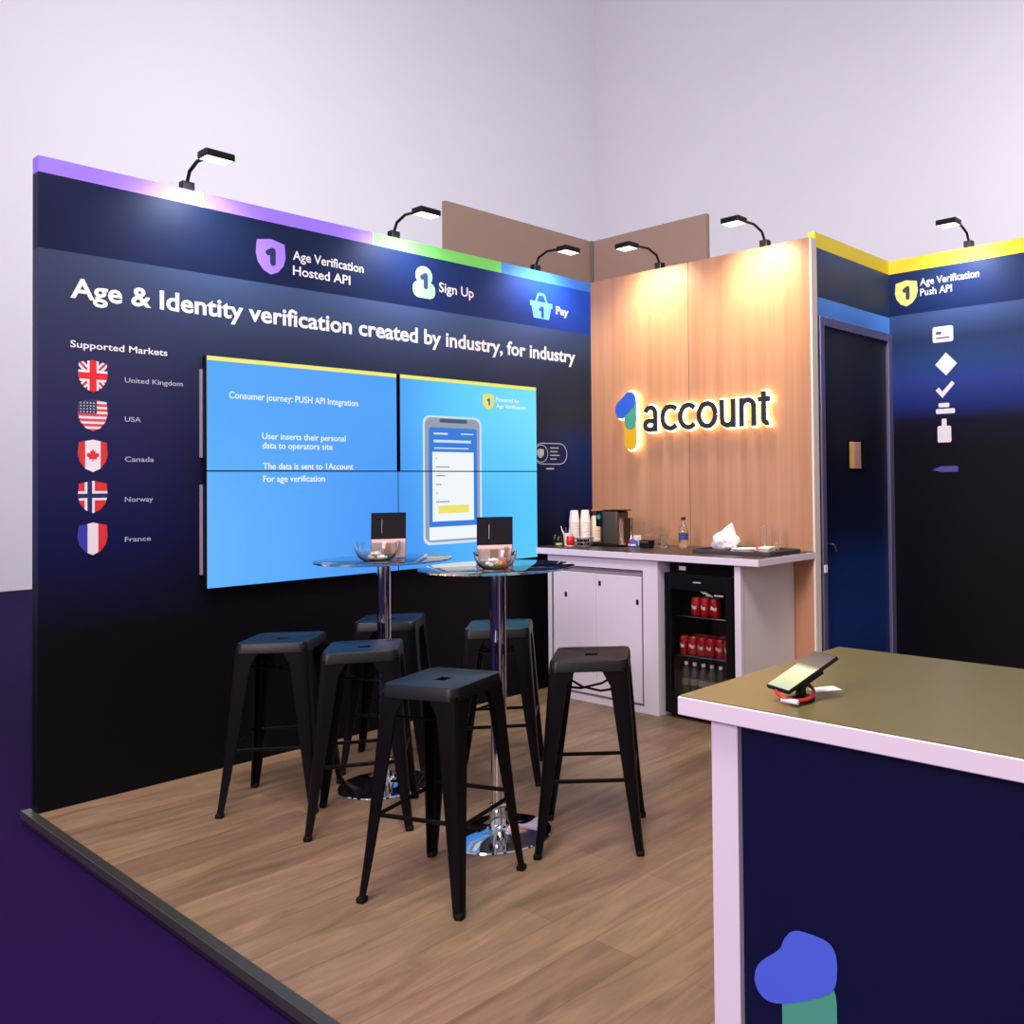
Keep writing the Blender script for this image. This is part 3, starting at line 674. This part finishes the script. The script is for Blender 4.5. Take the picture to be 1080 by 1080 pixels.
# packets, tin
for i, (x, y, c, lb) in enumerate(((4.52, 4.225, (196, 34, 30), 'red sachet standing in front right of the coffee machine'), (4.50, 4.185, (60, 90, 170), 'small blue and white sachet beside the red sachet'), (4.60, 4.245, (206, 200, 196), 'white folded packet behind the red sachet'))):
    t = empty('sachet', (x, y, CT), .3*i, lb, 'sachet')
    bm = B((-.012, .012, -.028, .028, 0, (.055, .05, .075)[i]), bev=.004)
    for v in bm.verts:
        if v.co.z > .02: v.co.x *= .3; v.co.x += .006*math.sin(v.co.y*90)
    link('packet', bm, pbr('sachet_%d' % i, c, .35), t, True)
    link('packet_band', B((-.0135, -.0122, -.02, .02, .01, .022)), INKWHITE, t)
t = empty('sweetener_box', (4.52, 4.085, CT), 0, 'small black box with brown band in front of the glass tumblers', 'box')
link('box_body', B((-.03, .03, -.045, .045, 0, .052), bev=.003), BLACK, t); link('box_band', B((-.031, -.0302, -.040, .040, .036, .044)), ink((120, 76, 54)), t)
# tumblers
gl0 = empty('glass_tumbler', (4.66, 4.1, CT), 0, 'x', 'glass')
lth('tumbler', [(0, 0), (.026, 0), (.028, .002), (.033, .088), (.0315, .088), (.0265, .008), (0, .008)], GLASS, gl0)
for i, (x, y, lb) in enumerate(((4.66, 4.20, 'clear glass tumbler nearest the coffee machine, in the row before the wooden wall'), (4.66, 4.125, 'clear glass tumbler in the middle of the row before the wooden wall'), (4.66, 4.05, 'clear glass tumbler at the right end of the row before the wooden wall'), (4.60, 4.01, 'clear glass tumbler standing slightly in front of the row'))):
    o = gl0 if i == 0 else copy_tree(gl0); o.location = (x, y, CT); o['label'] = lb; o['group'] = 'glass tumblers on the back worktop'; o['category'] = 'glass'
for i, (x, y, lb) in enumerate(((4.66, 4.20, 'upturned clear glass stacked on the tumbler nearest the coffee machine'), (4.66, 4.125, 'upturned clear glass stacked on the middle tumbler'))):
    o = copy_tree(gl0); o.location = (x, y, CT+.0885); o['label'] = lb; o['group'] = 'glass tumblers on the back worktop'
# water bottle on the worktop
t = empty('water_bottle', (4.60, 3.825, CT), 0, 'clear water bottle with blue label standing alone in front of the wooden wall', 'bottle')
lth('bottle_body', [(0, .002), (.028, 0), (.033, .008), (.033, .05), (.031, .055), (.033, .062), (.033, .105), (.029, .13), (.017, .155), (.0135, .165), (.0135, .19), (.012, .19), (.012, .165), (.027, .13), (.0315, .1), (.0315, .01), (0, .006)], GLASS, t)
lth('bottle_label', [(.0336, .058), (.0336, .102)], pbr('blue_label', (52, 74, 120), .5), t)
lth('cap', [(0, .188), (.0155, .188), (.0155, .208), (0, .208)], pbr('dark_cap', (40, 40, 46), .4), t)
# tray with bag, plates, glasses
t = empty('serving_tray', (4.55, 3.275, CT), 0, 'dark oblong tray at the right end of the back worktop', 'tray')
link('tray_base', prism([rrect(-.19, .19, -.30, .30, .04)], .006, Matrix.Identity(4)), pbr('dark_grey_tray', (58, 54, 58), .4), t)
link('tray_rim', prism(ring(rrect(-.19, .19, -.30, .30, .04), rrect(-.18, .18, -.29, .29, .035)), .014, Matrix.Identity(4), .006), pbr('dark_grey_rim', (70, 66, 70), .4), t)
TZ = CT+.0065
bm = bmesh.new(); bmesh.ops.create_icosphere(bm, subdivisions=4, radius=1)
for v in bm.verts:
    c = v.co.copy(); n1 = noise.noise(c*1.8+Vector((3, 1, 7)))*.30+abs(noise.noise(c*3.5))*.22+abs(noise.noise(c*7))*.07
    rr = 1+n1; h = (c.z+1)/2
    tp = 1.05-.98*h**1.25
    v.co = Vector((c.x*rr*.075*tp*1.25, c.y*rr*.105*tp*1.2-.045*h**2, max(0, h*(1+.25*n1))*.175))
bag = link('plastic_bag', bm, pbr('crumpled_white_film', (236, 230, 230), .35, var=.02, spec=.4), None, True, (4.50, 3.395, TZ))
tag(bag, 'crumpled white plastic bag heaped on the left of the dark tray', 'bag')
for i, (x, y, r, z, lb) in enumerate(((4.46, 3.225, .085, 0, 'lower white plate on the tray beside the plastic bag'), (4.46, 3.225, .078, .0125, 'white plate stacked on top of the lower plate'))):
    o = link('plate', lathe([(0, 0), (r*.6, 0), (r, .012), (r, .014), (r*.6, .004), (0, .004)], 36), WHITEPLASTIC, None, True, (x, y, TZ+z)); tag(o, lb, 'plate')
t = link('berry_cloth', lathe([(0, 0), (.03, .0), (.036, .012), (.028, .024), (.012, .03), (0, .03)], 14), pbr('crimson_cloth', (176, 40, 78), .7), None, True, (4.60, 3.225, TZ)); t.name = 'folded_napkin'
tag(t, 'small crimson folded napkin behind the white plates', 'napkin')
for i, (x, y, lb) in enumerate(((4.66, 3.215, 'tall thin clear glass on the tray, left of the pair'), (4.66, 3.125, 'tall thin clear glass on the tray, right of the pair'))):
    o = link('tall_glass', lathe([(0, 0), (.022, 0), (.023, .004), (.0215, .158), (.0195, .158), (.019, .012), (0, .012)], 28), GLASS, None, True, (x, y, TZ)); tag(o, lb, 'glass', 'tall glasses on the tray')
for i, (z, lb) in enumerate(((0, 'cream folded paper towel at the bottom of the small pile before the tall glasses'), (.0165, 'white folded paper towel on top of the small pile before the tall glasses'))):
    o = link('paper_towel', B((-.045, .045, -.04, .04, 0, .016), bev=.006), pbr('towel_%d' % i, ((190, 182, 160), (236, 232, 228))[i], .9), None, True, (4.56, 3.125, TZ+z), .15*i); tag(o, lb, 'paper towel')

# ------------------------------------------------------------------ halo sign on the wooden wall
sign = empty('illuminated_sign', (XB, 3.9, 1.7), 0, 'backlit logo sign with colourful figure one and dark word account on wooden wall', 'sign')
HALO = emi('sign_halo_light', (255, 216, 150), 8)
def sgn(name, polys, mat, z0, d, p):
    bm = prism(polys, d, at(MBm, p), z0)
    for v in bm.verts: v.co -= sign.location
    return link(name, bm, mat, sign)
s1 = .425; P1 = (XB, 4.600, 1.703)
g = one_glyph(); gg = one_glyph(.028)
for nm, rgb, k in (('yellow', (214, 168, 30), 0), ('green', (70, 152, 128), 1), ('blue', (44, 92, 196), 2)):
    sgn('figure_one_' + nm, [sc2(g[nm], s1, sx=.37)], ink(rgb), .040+.001*k, .012, P1)
for nm in gg:
    sgn('figure_one_halo', [sc2(gg[nm], s1, sx=.37)], HALO, .018+.0005*['blue', 'green', 'yellow'].index(nm), .014, P1)
SIGNDARK = pbr('sign_charcoal', (38, 40, 44), .4)
def ribbon(pts, w_, ext=0):
    P = [Vector((x, y)) for x, y in pts]; P[0] = P[0]+(P[0]-P[1]).normalized()*ext; P[-1] = P[-1]+(P[-1]-P[-2]).normalized()*ext
    Lf, Rt = [], []
    for i, p in enumerate(P):
        d1 = (P[i]-P[i-1]).normalized() if i else (P[1]-P[0]).normalized()
        d2 = (P[i+1]-P[i]).normalized() if i < len(P)-1 else d1
        d = (d1+d2).normalized(); n_ = Vector((-d.y, d.x)); k_ = 1/max(.5, n_.dot(Vector((-d1.y, d1.x))))
        Lf.append(p+n_*w_/2*k_); Rt.append(p-n_*w_/2*k_)
    return [tuple(map(tuple, (Rt[i], Rt[i+1], Lf[i+1], Lf[i]))) for i in range(len(P)-1)]
def arc(cx, cy, rx, ry, a0, a1, n=20): return [(cx+rx*math.cos(math.radians(a0+(a1-a0)*i/n)), cy+ry*math.sin(math.radians(a0+(a1-a0)*i/n))) for i in range(n+1)]
XH, SW = .190, .036
def letters():
    r_ = XH/2-SW/2; out = []; x = 0
    def put(ch, strokes, wd):
        nonlocal x
        out.append((ch, [[(px+x, py) for px, py in st_] for st_ in strokes])); x += wd
    a_ = [arc(.062, XH-.062, .044, .0465, 165, 0, 14)+[(.106, .0)], arc(.062, .048, .046, .033, 360, 0, 24)]
    put('a', a_, .155)
    c_ = [arc(.080, XH/2, .068, r_, 45, 315, 24)]
    put('c', c_, .152); put('c', c_, .150)
    put('o', [arc(.082, XH/2, .066, r_, 0, 360, 32)], .180)
    put('u', [[(.018, XH)]+arc(.062, .062, .044, .0465, 180, 360, 14)[0:]+[(.106, XH)], [(.106, .062), (.106, 0)]], .150)
    put('n', [[(.018, 0), (.018, XH)], [(.018, XH-.066)]+arc(.064, XH-.062, .046, .0465, 180, 0, 14)+[(.110, 0)]], .142)
    put('t', [[(.040, XH+.034), (.040, .045)]+arc(.068, .043, .028, .0275, 180, 285, 8), [(.0, XH-SW/2), (.086, XH-SW/2)]], .10)
    return out, x
LT, LW = letters(); kx = 1.115/LW
P2 = (XB, 4.322, 1.826)
for ch, sts in LT:
    for gname, mat_, w_, ext, z0, d_ in (('letter_face', SIGNDARK, SW, 0, .040, .010), ('letter_halo', HALO, SW+.016, .009, .018, .016)):
        bm = bmesh.new()
        for q, st_ in enumerate(sts):
            b2 = prism(ribbon([(px*kx, py) for px, py in st_], w_, ext), d_+.0004*q, at(MBm, P2), z0-.0003*q)
            me_ = bpy.data.meshes.new('t'); b2.to_mesh(me_); b2.free(); bm.from_mesh(me_); bpy.data.meshes.remove(me_)
        bmesh.ops.remove_doubles(bm, verts=bm.verts, dist=1e-5)
        for v in bm.verts: v.co -= sign.location
        link(gname, bm, mat_, sign)
sgn('mounting_stud', [circ(.004, 10, 4.655-y, z-1.703) for y, z in ((4.48, 1.80), (4.48, 2.0), (4.33, 1.86), (4.16, 1.86), (4.0, 1.86), (3.84, 1.87), (3.66, 1.86), (3.48, 1.86), (3.31, 1.9))], STEEL, 0, .02, P1)

# ------------------------------------------------------------------ spotlights on the wall tops
def arm_spot(loc, rz, label, power, color, reach=.34, size=.35, tilt=.62, spot=2.2):
    """arm reaches along local -X (over the room), head throws light back at the wall"""
    t = empty('arm_spotlight', loc, rz, label, 'spotlight', 'arm spotlights along the wall tops')
    link('clamp', B((-.02, .03, -.03, .03, 0, .05), bev=.004), BLACK, t)
    link('arm', tube([(0, 0, .05), (-.03, 0, .10), (-.12, 0, .13), (-reach, 0, .12)], .009), BLACK, t, True)
    hd = link('lamp_head', B((-reach-.05, -reach+.05, -.07, .07, .085, .12), bev=.006), BLACK, t)
    lens = link('lens', B((-reach-.042, -reach+.042, -.06, .06, .083, .0848)), emi('lamp_lens', (255, 236, 200), 4), t)
    d = bpy.data.lights.new('spot_bulb', 'SPOT'); d.energy = power; d.color = color; d.spot_size = spot; d.spot_blend = 1; d.shadow_soft_size = .08
    o = bpy.data.objects.new('spot_bulb', d); COL.objects.link(o); o.parent = t; o.location = (-reach+.0, 0, .07)
    o.rotation_euler = Vector((math.sin(tilt), 0, -math.cos(tilt))).to_track_quat('-Z', 'Y').to_euler()
    return t
arm_spot((XB+.03, 4.22, 3.0), 0, 'black arm spotlight above the left half of the wooden wall', 95, (1, .82, .55))
arm_spot((XB+.03, 3.30, 3.0), 0, 'black arm spotlight above the right half of the wooden wall', 95, (1, .82, .55))
for x, lb in ((1.95, 'above the country flags'), (3.15, 'above the middle of the screens'), (4.30, 'above the shopping basket icon')):
    arm_spot((x, YA+.04, 3.0), -PI/2+PI, 'black arm spotlight on the dark wall ' + lb, 55, (.85, .90, 1))
arm_spot((XC+.03, 2.35, 3.05), 0, 'added black arm spotlight on the right-hand navy wall', 50, (.95, .95, 1))  # fixture added as a light source for the right wall

# ------------------------------------------------------------------ front counter
fc = empty('reception_counter', (1.503, 1.273, 0), 0, 'large white-edged counter with dark top and navy front at lower right', 'counter')
LN = 2.2
link('top_slab', B((0, .705, -LN, 0, .958, .998), bev=.002, seg=1), WHITE, fc)
link('top_sheet', B((.003, .702, -LN+.003, -.003, .998, 1.0)), DARKTOP, fc)
link('end_leg', B((.02, .66, -.148, -.078, 0, .958), bev=.001, seg=1), WHITE, fc)
link('front_panel', B((.035, .05, -LN+.08, -.148, 0, .958)), NAVYP, fc)
link('inner_shelf', B((.05, .64, -LN+.08, -.148, .5, .52)), WHITE, fc)
link('end_leg', B((.02, .66, -LN+.01, -LN+.08, 0, .958), bev=.001, seg=1), WHITE, fc)
fl_ = dict(yellow=caps((.065, -.34), (.065, -.20), .064), green=caps((.065, -.24), (.065, -.12), .0642), blue=None)
head = [(.0, -.052), (.006, -.03), (.024, -.008), (.046, 0), (.098, 0), (.118, -.006), (.130, -.022), (.132, -.05), (.128, -.09), (.10, -.115), (.0, -.165), (-.045, -.17), (-.068, -.145), (-.066, -.115), (-.05, -.09)]
for _ in range(3):
    head = [q for i in range(len(head)) for q in (((head[i][0]*.75+head[(i+1) % len(head)][0]*.25), (head[i][1]*.75+head[(i+1) % len(head)][1]*.25)), ((head[i][0]*.25+head[(i+1) % len(head)][0]*.75), (head[i][1]*.25+head[(i+1) % len(head)][1]*.75)))]
for nm, rgb, k in (('yellow', (214, 172, 40), 0), ('green', (72, 156, 130), 1), ('blue', (74, 98, 214), 2)):
    bm = prism([fl_[nm] or head], .0006, at(MBm, (.035, -.243, .561)), .0004+k*.0006)
    link('logo_' + nm, bm, ink(rgb), fc)
# phone on stand
t = empty('phone_stand', (1.625, 1.03, 1.0005), 0, 'small black stand with red coiled cable holding the tilted phone', 'phone stand')
link('foot', lathe([(0, 0), (.03, 0), (.03, .006), (.012, .012), (.010, .03), (0, .03)], 24), BLACK, t, True)
ax = Vector((.85, -.30, 0)).normalized(); d3 = (ax*math.cos(.40)+Vector((0, 0, math.sin(.40)))).normalized()
sd = Vector((ax.y, -ax.x, 0)); nn = d3.cross(sd); nn = nn if nn.z > 0 else -nn
pc = Vector((1.634, 1.031, 1.058))
Mp = Matrix((( *sd, 0), (*d3, 0), (*nn, 0), (0, 0, 0, 1))).transposed(); Mp = Matrix.Translation(pc) @ Mp
def mb(bm, Mx, off=(0, 0, 0)):
    for v in bm.verts: v.co = (Mx @ v.co)-Vector(off)
    return bm
off = (1.625, 1.03, 1.0005)
link('stem', tube([(0, 0, .02), tuple(Vector(pc)-nn*.022-Vector(off))], .008), BLACK, t, True)
link('cradle', mb(B((-.026, .026, -.035, .035, -.019, -.0105), bev=.003), Mp, off), BLACK, t)
cab_pts = []
for i in range(26):
    a = i/25*2*PI*1.05+2.4
    cab_pts.append((-.035+.048*math.cos(a)+.02, .005+.036*math.sin(a), .010+.012*(1+math.sin(a*1.0+.4))))
ptag(link('coiled_cable', tube(cab_pts, .0042, 8), pbr('red_cable', (190, 36, 28), .4), t, True), 'red cable loop')
ptag(link('cable_sleeve', tube([(-.062, .008, .012), (-.058, -.03, .010)], .0055, 10), WHITEPLASTIC, t, True), 'white sleeve on the cable')
pm = empty('smartphone', tuple(pc), 0, 'smartphone with bright screen lying tilted on its red-cabled stand', 'phone')
link('phone_body', mb(B((-.039, .039, -.074, .074, -.005, .004), bev=.003, seg=2), Mp, pc), BLACK, pm, True)
def phscreen():
    mt, nt, b = newmat('phone_screen'); N = nt.nodes
    tc = N.new('ShaderNodeTexCoord'); s = N.new('ShaderNodeSeparateXYZ'); nt.links.new(tc.outputs['Generated'], s.inputs[0])
    c = ramp(nt, s.outputs['Z'], [(0, (206, 216, 188)), (.25, (244, 242, 180)), (.55, (255, 250, 215)), (.66, (140, 122, 98)), (1, (104, 88, 78))], 0, 1)
    nt.links.new(c, b.inputs['Emission Color']); b.inputs['Emission Strength'].default_value = 1.0; b.inputs['Base Color'].default_value = (0.01, .01, .01, 1); b.inputs['Roughness'].default_value = .1
    return mt
link('screen', mb(B((-.0365, .0365, -.070, .070, .004, .0046)), Mp, pc), phscreen(), pm)
rc = link('receipt', prism([[(-.04, -.016), (.03, -.035), (.04, .006), (-.02, .02)]], .0012, Matrix.Identity(4)), PAPER, None, False, (1.735, 1.045, 1.0003), -.3)
rc.name = 'paper_note'; tag(rc, 'white slip of paper lying on the counter behind the phone stand', 'paper')

# ------------------------------------------------------------------ bar tables
def cone_base(): return [(0, 0), (.215, 0), (.217, .004), (.214, .009), (.19, .013), (.15, .019), (.10, .028), (.062, .038), (.046, .046), (.040, .056), (.038, .11), (0, .11)]
def bar_table(x, y, h, label):
    t = empty('bar_table', (x, y, 0), 0, label, 'table', 'round glass bar tables')
    lth('base', cone_base(), CHROME, t, 64)
    lth('pole', [(0, .09), (.0325, .09), (.0325, h-.02), (0, h-.02)], CHROME, t, 40)
    lth('collar', [(.038, .105), (.0395, .107), (.0395, .13), (.0335, .134)], CHROME, t, 40)
    lth('top_flange', [(0, h-.03), (.045, h-.03), (.085, h-.014), (.085, h-.009), (0, h-.009)], CHROME, t, 40)
    lth('glass_top', [(0, h-.0085), (.318, h-.0085), (.322, h-.0065), (.323, h-.004), (.322, h-.0015), (.318, h), (0, h)], SMOKE, t, 80)
    return t
T1 = (2.463, 3.967, 1.105); T2 = (2.407, 3.022, 1.121)
bar_table(*T1, 'left chrome bar table with smoked glass top, nearer the video wall')
bar_table(*T2, 'right chrome bar table with smoked glass top, behind the front stool')
LEAF = pbr('black_print', (14, 13, 20), .5, spec=.15); PINK = pbr('pale_pink_print', (214, 178, 170), .5); GOLD = pbr('amber_print', (176, 120, 60), .5)
def leaflet(x, y, z, rz, label, h=.205, wd=.16):
    t = empty('leaflet_holder', (x, y, z), rz, label, 'leaflet holder', 'leaflet holders on the bar tables')
    # local: faces -Y, leaning back slightly
    tl = .045
    def lean(bm):
        for v in bm.verts: v.co.y += v.co.z*tl/h
        return bm
    link('acrylic_back', lean(B((-wd/2-.003, wd/2+.003, .004, .006, .0, h*.62))), GLASS, t)
    link('acrylic_front', lean(B((-wd/2-.003, wd/2+.003, -.004, -.002, .0, h*.35))), GLASS, t)
    link('acrylic_foot', B((-wd/2-.003, wd/2+.003, -.045, .055, 0, .002)), GLASS, t)
    c = link('leaflet', lean(B((-wd/2, wd/2, 0, .002, .003, h))), LEAF, t)
    link('leaflet_picture', lean(B((-wd/2+.002, wd/2-.002, -.0006, 0, .005, h*.42))), PINK, c)
    link('leaflet_picture', lean(B((-.02, .015, -.0010, -.0006, .01, h*.33), (.04, .058, -.0010, -.0006, .01, h*.38))), GOLD, c)
    link('leaflet_text', lean(B((-wd/2+.05, -wd/2+.052, -.0006, 0, h*.55, h*.85))), INKGREY, c)
    return t
def bowl(x, y, z, r, label, sweets):
    t = empty('glass_bowl', (x, y, z), 0, label, 'bowl', 'glass bowls on the bar tables')
    lth('bowl', [(0, 0), (r*.55, 0), (r*.8, r*.18), (r*.95, r*.5), (r, r*.85), (r*.97, r*.85), (r*.92, r*.5), (r*.76, r*.22), (r*.52, .006), (0, .006)], GLASS, t, 48)
    for i, (dx, dy, dz, c) in enumerate(sweets):
        o = link('wrapped_sweet', tube([(-.022, 0, 0), (-.012, 0, 0), (-.010, 0, 0), (0, 0, 0), (.010, 0, 0), (.012, 0, 0), (.022, 0, 0)], [.009, .003, .008, .0095, .008, .003, .009], 10), ink(c), None, True)
        o.location = (x+dx, y+dy, z+dz+.016); o.rotation_euler = (0, 0, i*1.3)
        tag(o, 'small wrapped sweet lying in the glass bowl on the %s bar table' % ('left' if y > 3.5 else 'right'), 'sweet', 'sweets in the %s glass bowl' % ('left' if y > 3.5 else 'right'))
FA = -(PI/2-math.radians(52))      # facing the camera side
leaflet(2.50, 3.985, T1[2]+.0005, -.62, 'black and pink leaflet in a clear holder on the left bar table', .225, .165)
bowl(2.385, 3.90, T1[2]+.0005, .105, 'clear glass bowl in front of the leaflet on the left bar table', [(.02, .01, 0, (226, 206, 200)), (-.02, .02, .0, (230, 190, 170)), (.01, -.03, 0, (236, 232, 228)), (0, .03, .018, (200, 150, 90)), (-.01, -.01, .018, (236, 228, 224))])
leaflet(2.423, 3.060, T2[2]+.0005, -.70, 'black leaflet in a clear holder on the right bar table', .205, .150)
bowl(2.335, 2.945, T2[2]+.0005, .088, 'clear glass bowl in front of the leaflet on the right bar table', [(.02, .01, 0, (236, 234, 230)), (-.02, .015, 0, (236, 232, 226)), (.01, -.02, 0, (226, 146, 50)), (.03, -.02, .016, (214, 120, 40)), (-.008, 0, .018, (240, 238, 236))])

# ------------------------------------------------------------------ bar stools
SF, SS, SH_ = .288, .207, .76
def make_stool():
    t = empty('bar_stool', (0, 0, 0), 0, 'x', 'stool')
    hs = SS/math.sqrt(2)+.010
    # seat: pressed tray with rounded corners, shallow dish, hand slot
    bm = bmesh.new(); n = 6; r = .035
    def loop(h, z, rr):
        return [bm.verts.new((x, y, z)) for x, y in rrect(-h, h, -h, h, rr, n)]
    l0 = loop(hs+.004, SH_-.045, r); l1 = loop(hs, SH_-.008, r); l2 = loop(hs-.004, SH_-.001, r-.003); l3 = loop(hs-.014, SH_, r-.008); l4 = loop(hs-.028, SH_-.004, r-.014)
    for a, b in zip((l0, l1, l2, l3), (l1, l2, l3, l4)):
        for i in range(len(a)):
            j = (i+1) % len(a); bm.faces.new((a[i], a[j], b[j], b[i]))
    # inner slot hole loop with the same count
    k = len(l4); sl_ = []
    for v in l4:
        a = math.atan2(v.co.y, v.co.x)
        sx, sy = .060, .022
        q = 1/max(abs(math.cos(a))/sx, abs(math.sin(a))/sy)
        x = max(-sx, min(sx, q*math.cos(a))); y = max(-sy, min(sy, q*math.sin(a)))
        sl_.append(bm.verts.new((x, y, SH_-.005)))
    for i in range(k):
        j = (i+1) % k; bm.faces.new((l4[i], l4[j], sl_[j], sl_[i]))
    dn = [bm.verts.new((v.co.x, v.co.y, SH_-.014)) for v in sl_]
    for i in range(k):
        j = (i+1) % k; bm.faces.new((sl_[i], sl_[j], dn[j], dn[i]))
    # underside
    ul = [bm.verts.new((v.co.x*.985, v.co.y*.985, SH_-.045)) for v in l0]; um = [bm.verts.new((v.co.x*.97, v.co.y*.97, SH_-.014)) for v in l0]
    for i in range(k):
        j = (i+1) % k
        bm.faces.new((l0[i], l0[j], ul[j], ul[i])); bm.faces.new((ul[i], ul[j], um[j], um[i])); bm.faces.new((um[i], um[j], dn[j], dn[i]))
    link('seat', bm, pbr('satin_black_seat', (9, 8, 9), .40, var=.1, spec=.34), t, True)
    # legs
    def cr(z):       # half side of the leg square at height z
        u = (SH_-.03-z)/(SH_-.03); a = SS/math.sqrt(2)+.010; b = SF/math.sqrt(2)+.012
        return a+(b-a)*(u*.90+.10*u**5)
    for q in range(4):
        bm = bmesh.new(); rows = []
        for i in range(11):
            z = .012+(SH_-.03-.012)*i/10; c = cr(z); u = i/10
            wd = .030+.050*u**1.0+(.030*max(0, u-.93)/.07)
            rr = .016
            out = [(c-wd, c), (c-wd*.5, c), (c-rr, c), (c-rr*.3, c-rr*.3), (c, c-rr), (c, c-wd*.5), (c, c-wd)]
            th = .004
            inn = [(c-wd, c-th*2.2), (c-wd*.5, c-th), (c-rr-th, c-th), (c-rr*.3-th, c-rr*.3-th), (c-th, c-rr-th), (c-th, c-wd*.5), (c-th*2.2, c-wd)]
            rows.append([bm.verts.new((x, y, z)) for x, y in out+inn[::-1]])
        for a, b in zip(rows, rows[1:]):
            m_ = len(a)
            for k2 in range(m_): bm.faces.new((a[k2], a[(k2+1) % m_], b[(k2+1) % m_], b[k2]))
        bm.faces.new(rows[0]); bm.faces.new(rows[-1])
        bmesh.ops.rotate(bm, verts=bm.verts, cent=(0, 0, 0), matrix=Matrix.Rotation(q*PI/2, 3, 'Z'))
        lg = link('leg', bm, BLACKMETAL, t, True)
        c = cr(.0); fb = B((c-.031, c+.0015, c-.031, c+.0015, 0, .022), bev=.007)
        bmesh.ops.rotate(fb, verts=fb.verts, cent=(0, 0, 0), matrix=Matrix.Rotation(q*PI/2, 3, 'Z'))
        ptag(link('rubber_foot', fb, RUBBER, lg), 'black rubber foot')
    for q in range(4):
        zz = .305 if q % 2 else .29
        c = cr(zz)-.010
        bm = tube([(-c+.012, c, zz), (c-.012, c, zz)], .0065, 8)
        for v in bm.verts: v.co.z = zz+(v.co.z-zz)*1.3
        bmesh.ops.rotate(bm, verts=bm.verts, cent=(0, 0, 0), matrix=Matrix.Rotation(q*PI/2, 3, 'Z'))
        link('footrest', bm, BLACKMETAL, t, True)
    c = cr(.66)-.01
    link('cross_brace', tube([(-c, -c, .665), (-.04, -.04, .625), (.04, .04, .625), (c, c, .665)], .005, 8), BLACKMETAL, t, True)
    link('cross_brace', tube([(-c, c, .650), (-.04, .04, .612), (.04, -.04, .612), (c, -c, .650)], .005, 8), BLACKMETAL, t, True)
    return t
st0 = make_stool()
for i, (x, y, a, lb) in enumerate((
        (1.981, 2.803, 244.3, 'black metal bar stool nearest the camera, in front of the right bar table'),
        (2.623, 2.688, 176.4, 'black metal bar stool to the right of the right bar table, before the white cupboard'),
        (2.062, 4.172, 179.8, 'leftmost black metal bar stool, close to the dark wall'),
        (2.165, 3.647, 188.1, 'black metal bar stool before the left bar table, overlapped by the front stool'),
        (2.702, 4.287, 181.3, 'black metal bar stool behind the left bar table, against the dark wall'),
        (2.900, 3.630, 181.0, 'black metal bar stool behind the right bar table, its seat reflecting blue'))):
    o = st0 if i == 0 else copy_tree(st0)
    o.location = (x, y, 0); o.rotation_euler = (0, 0, math.radians(a-45)); o['label'] = lb; o['group'] = 'black metal bar stools around the bar tables'; o['category'] = 'stool'
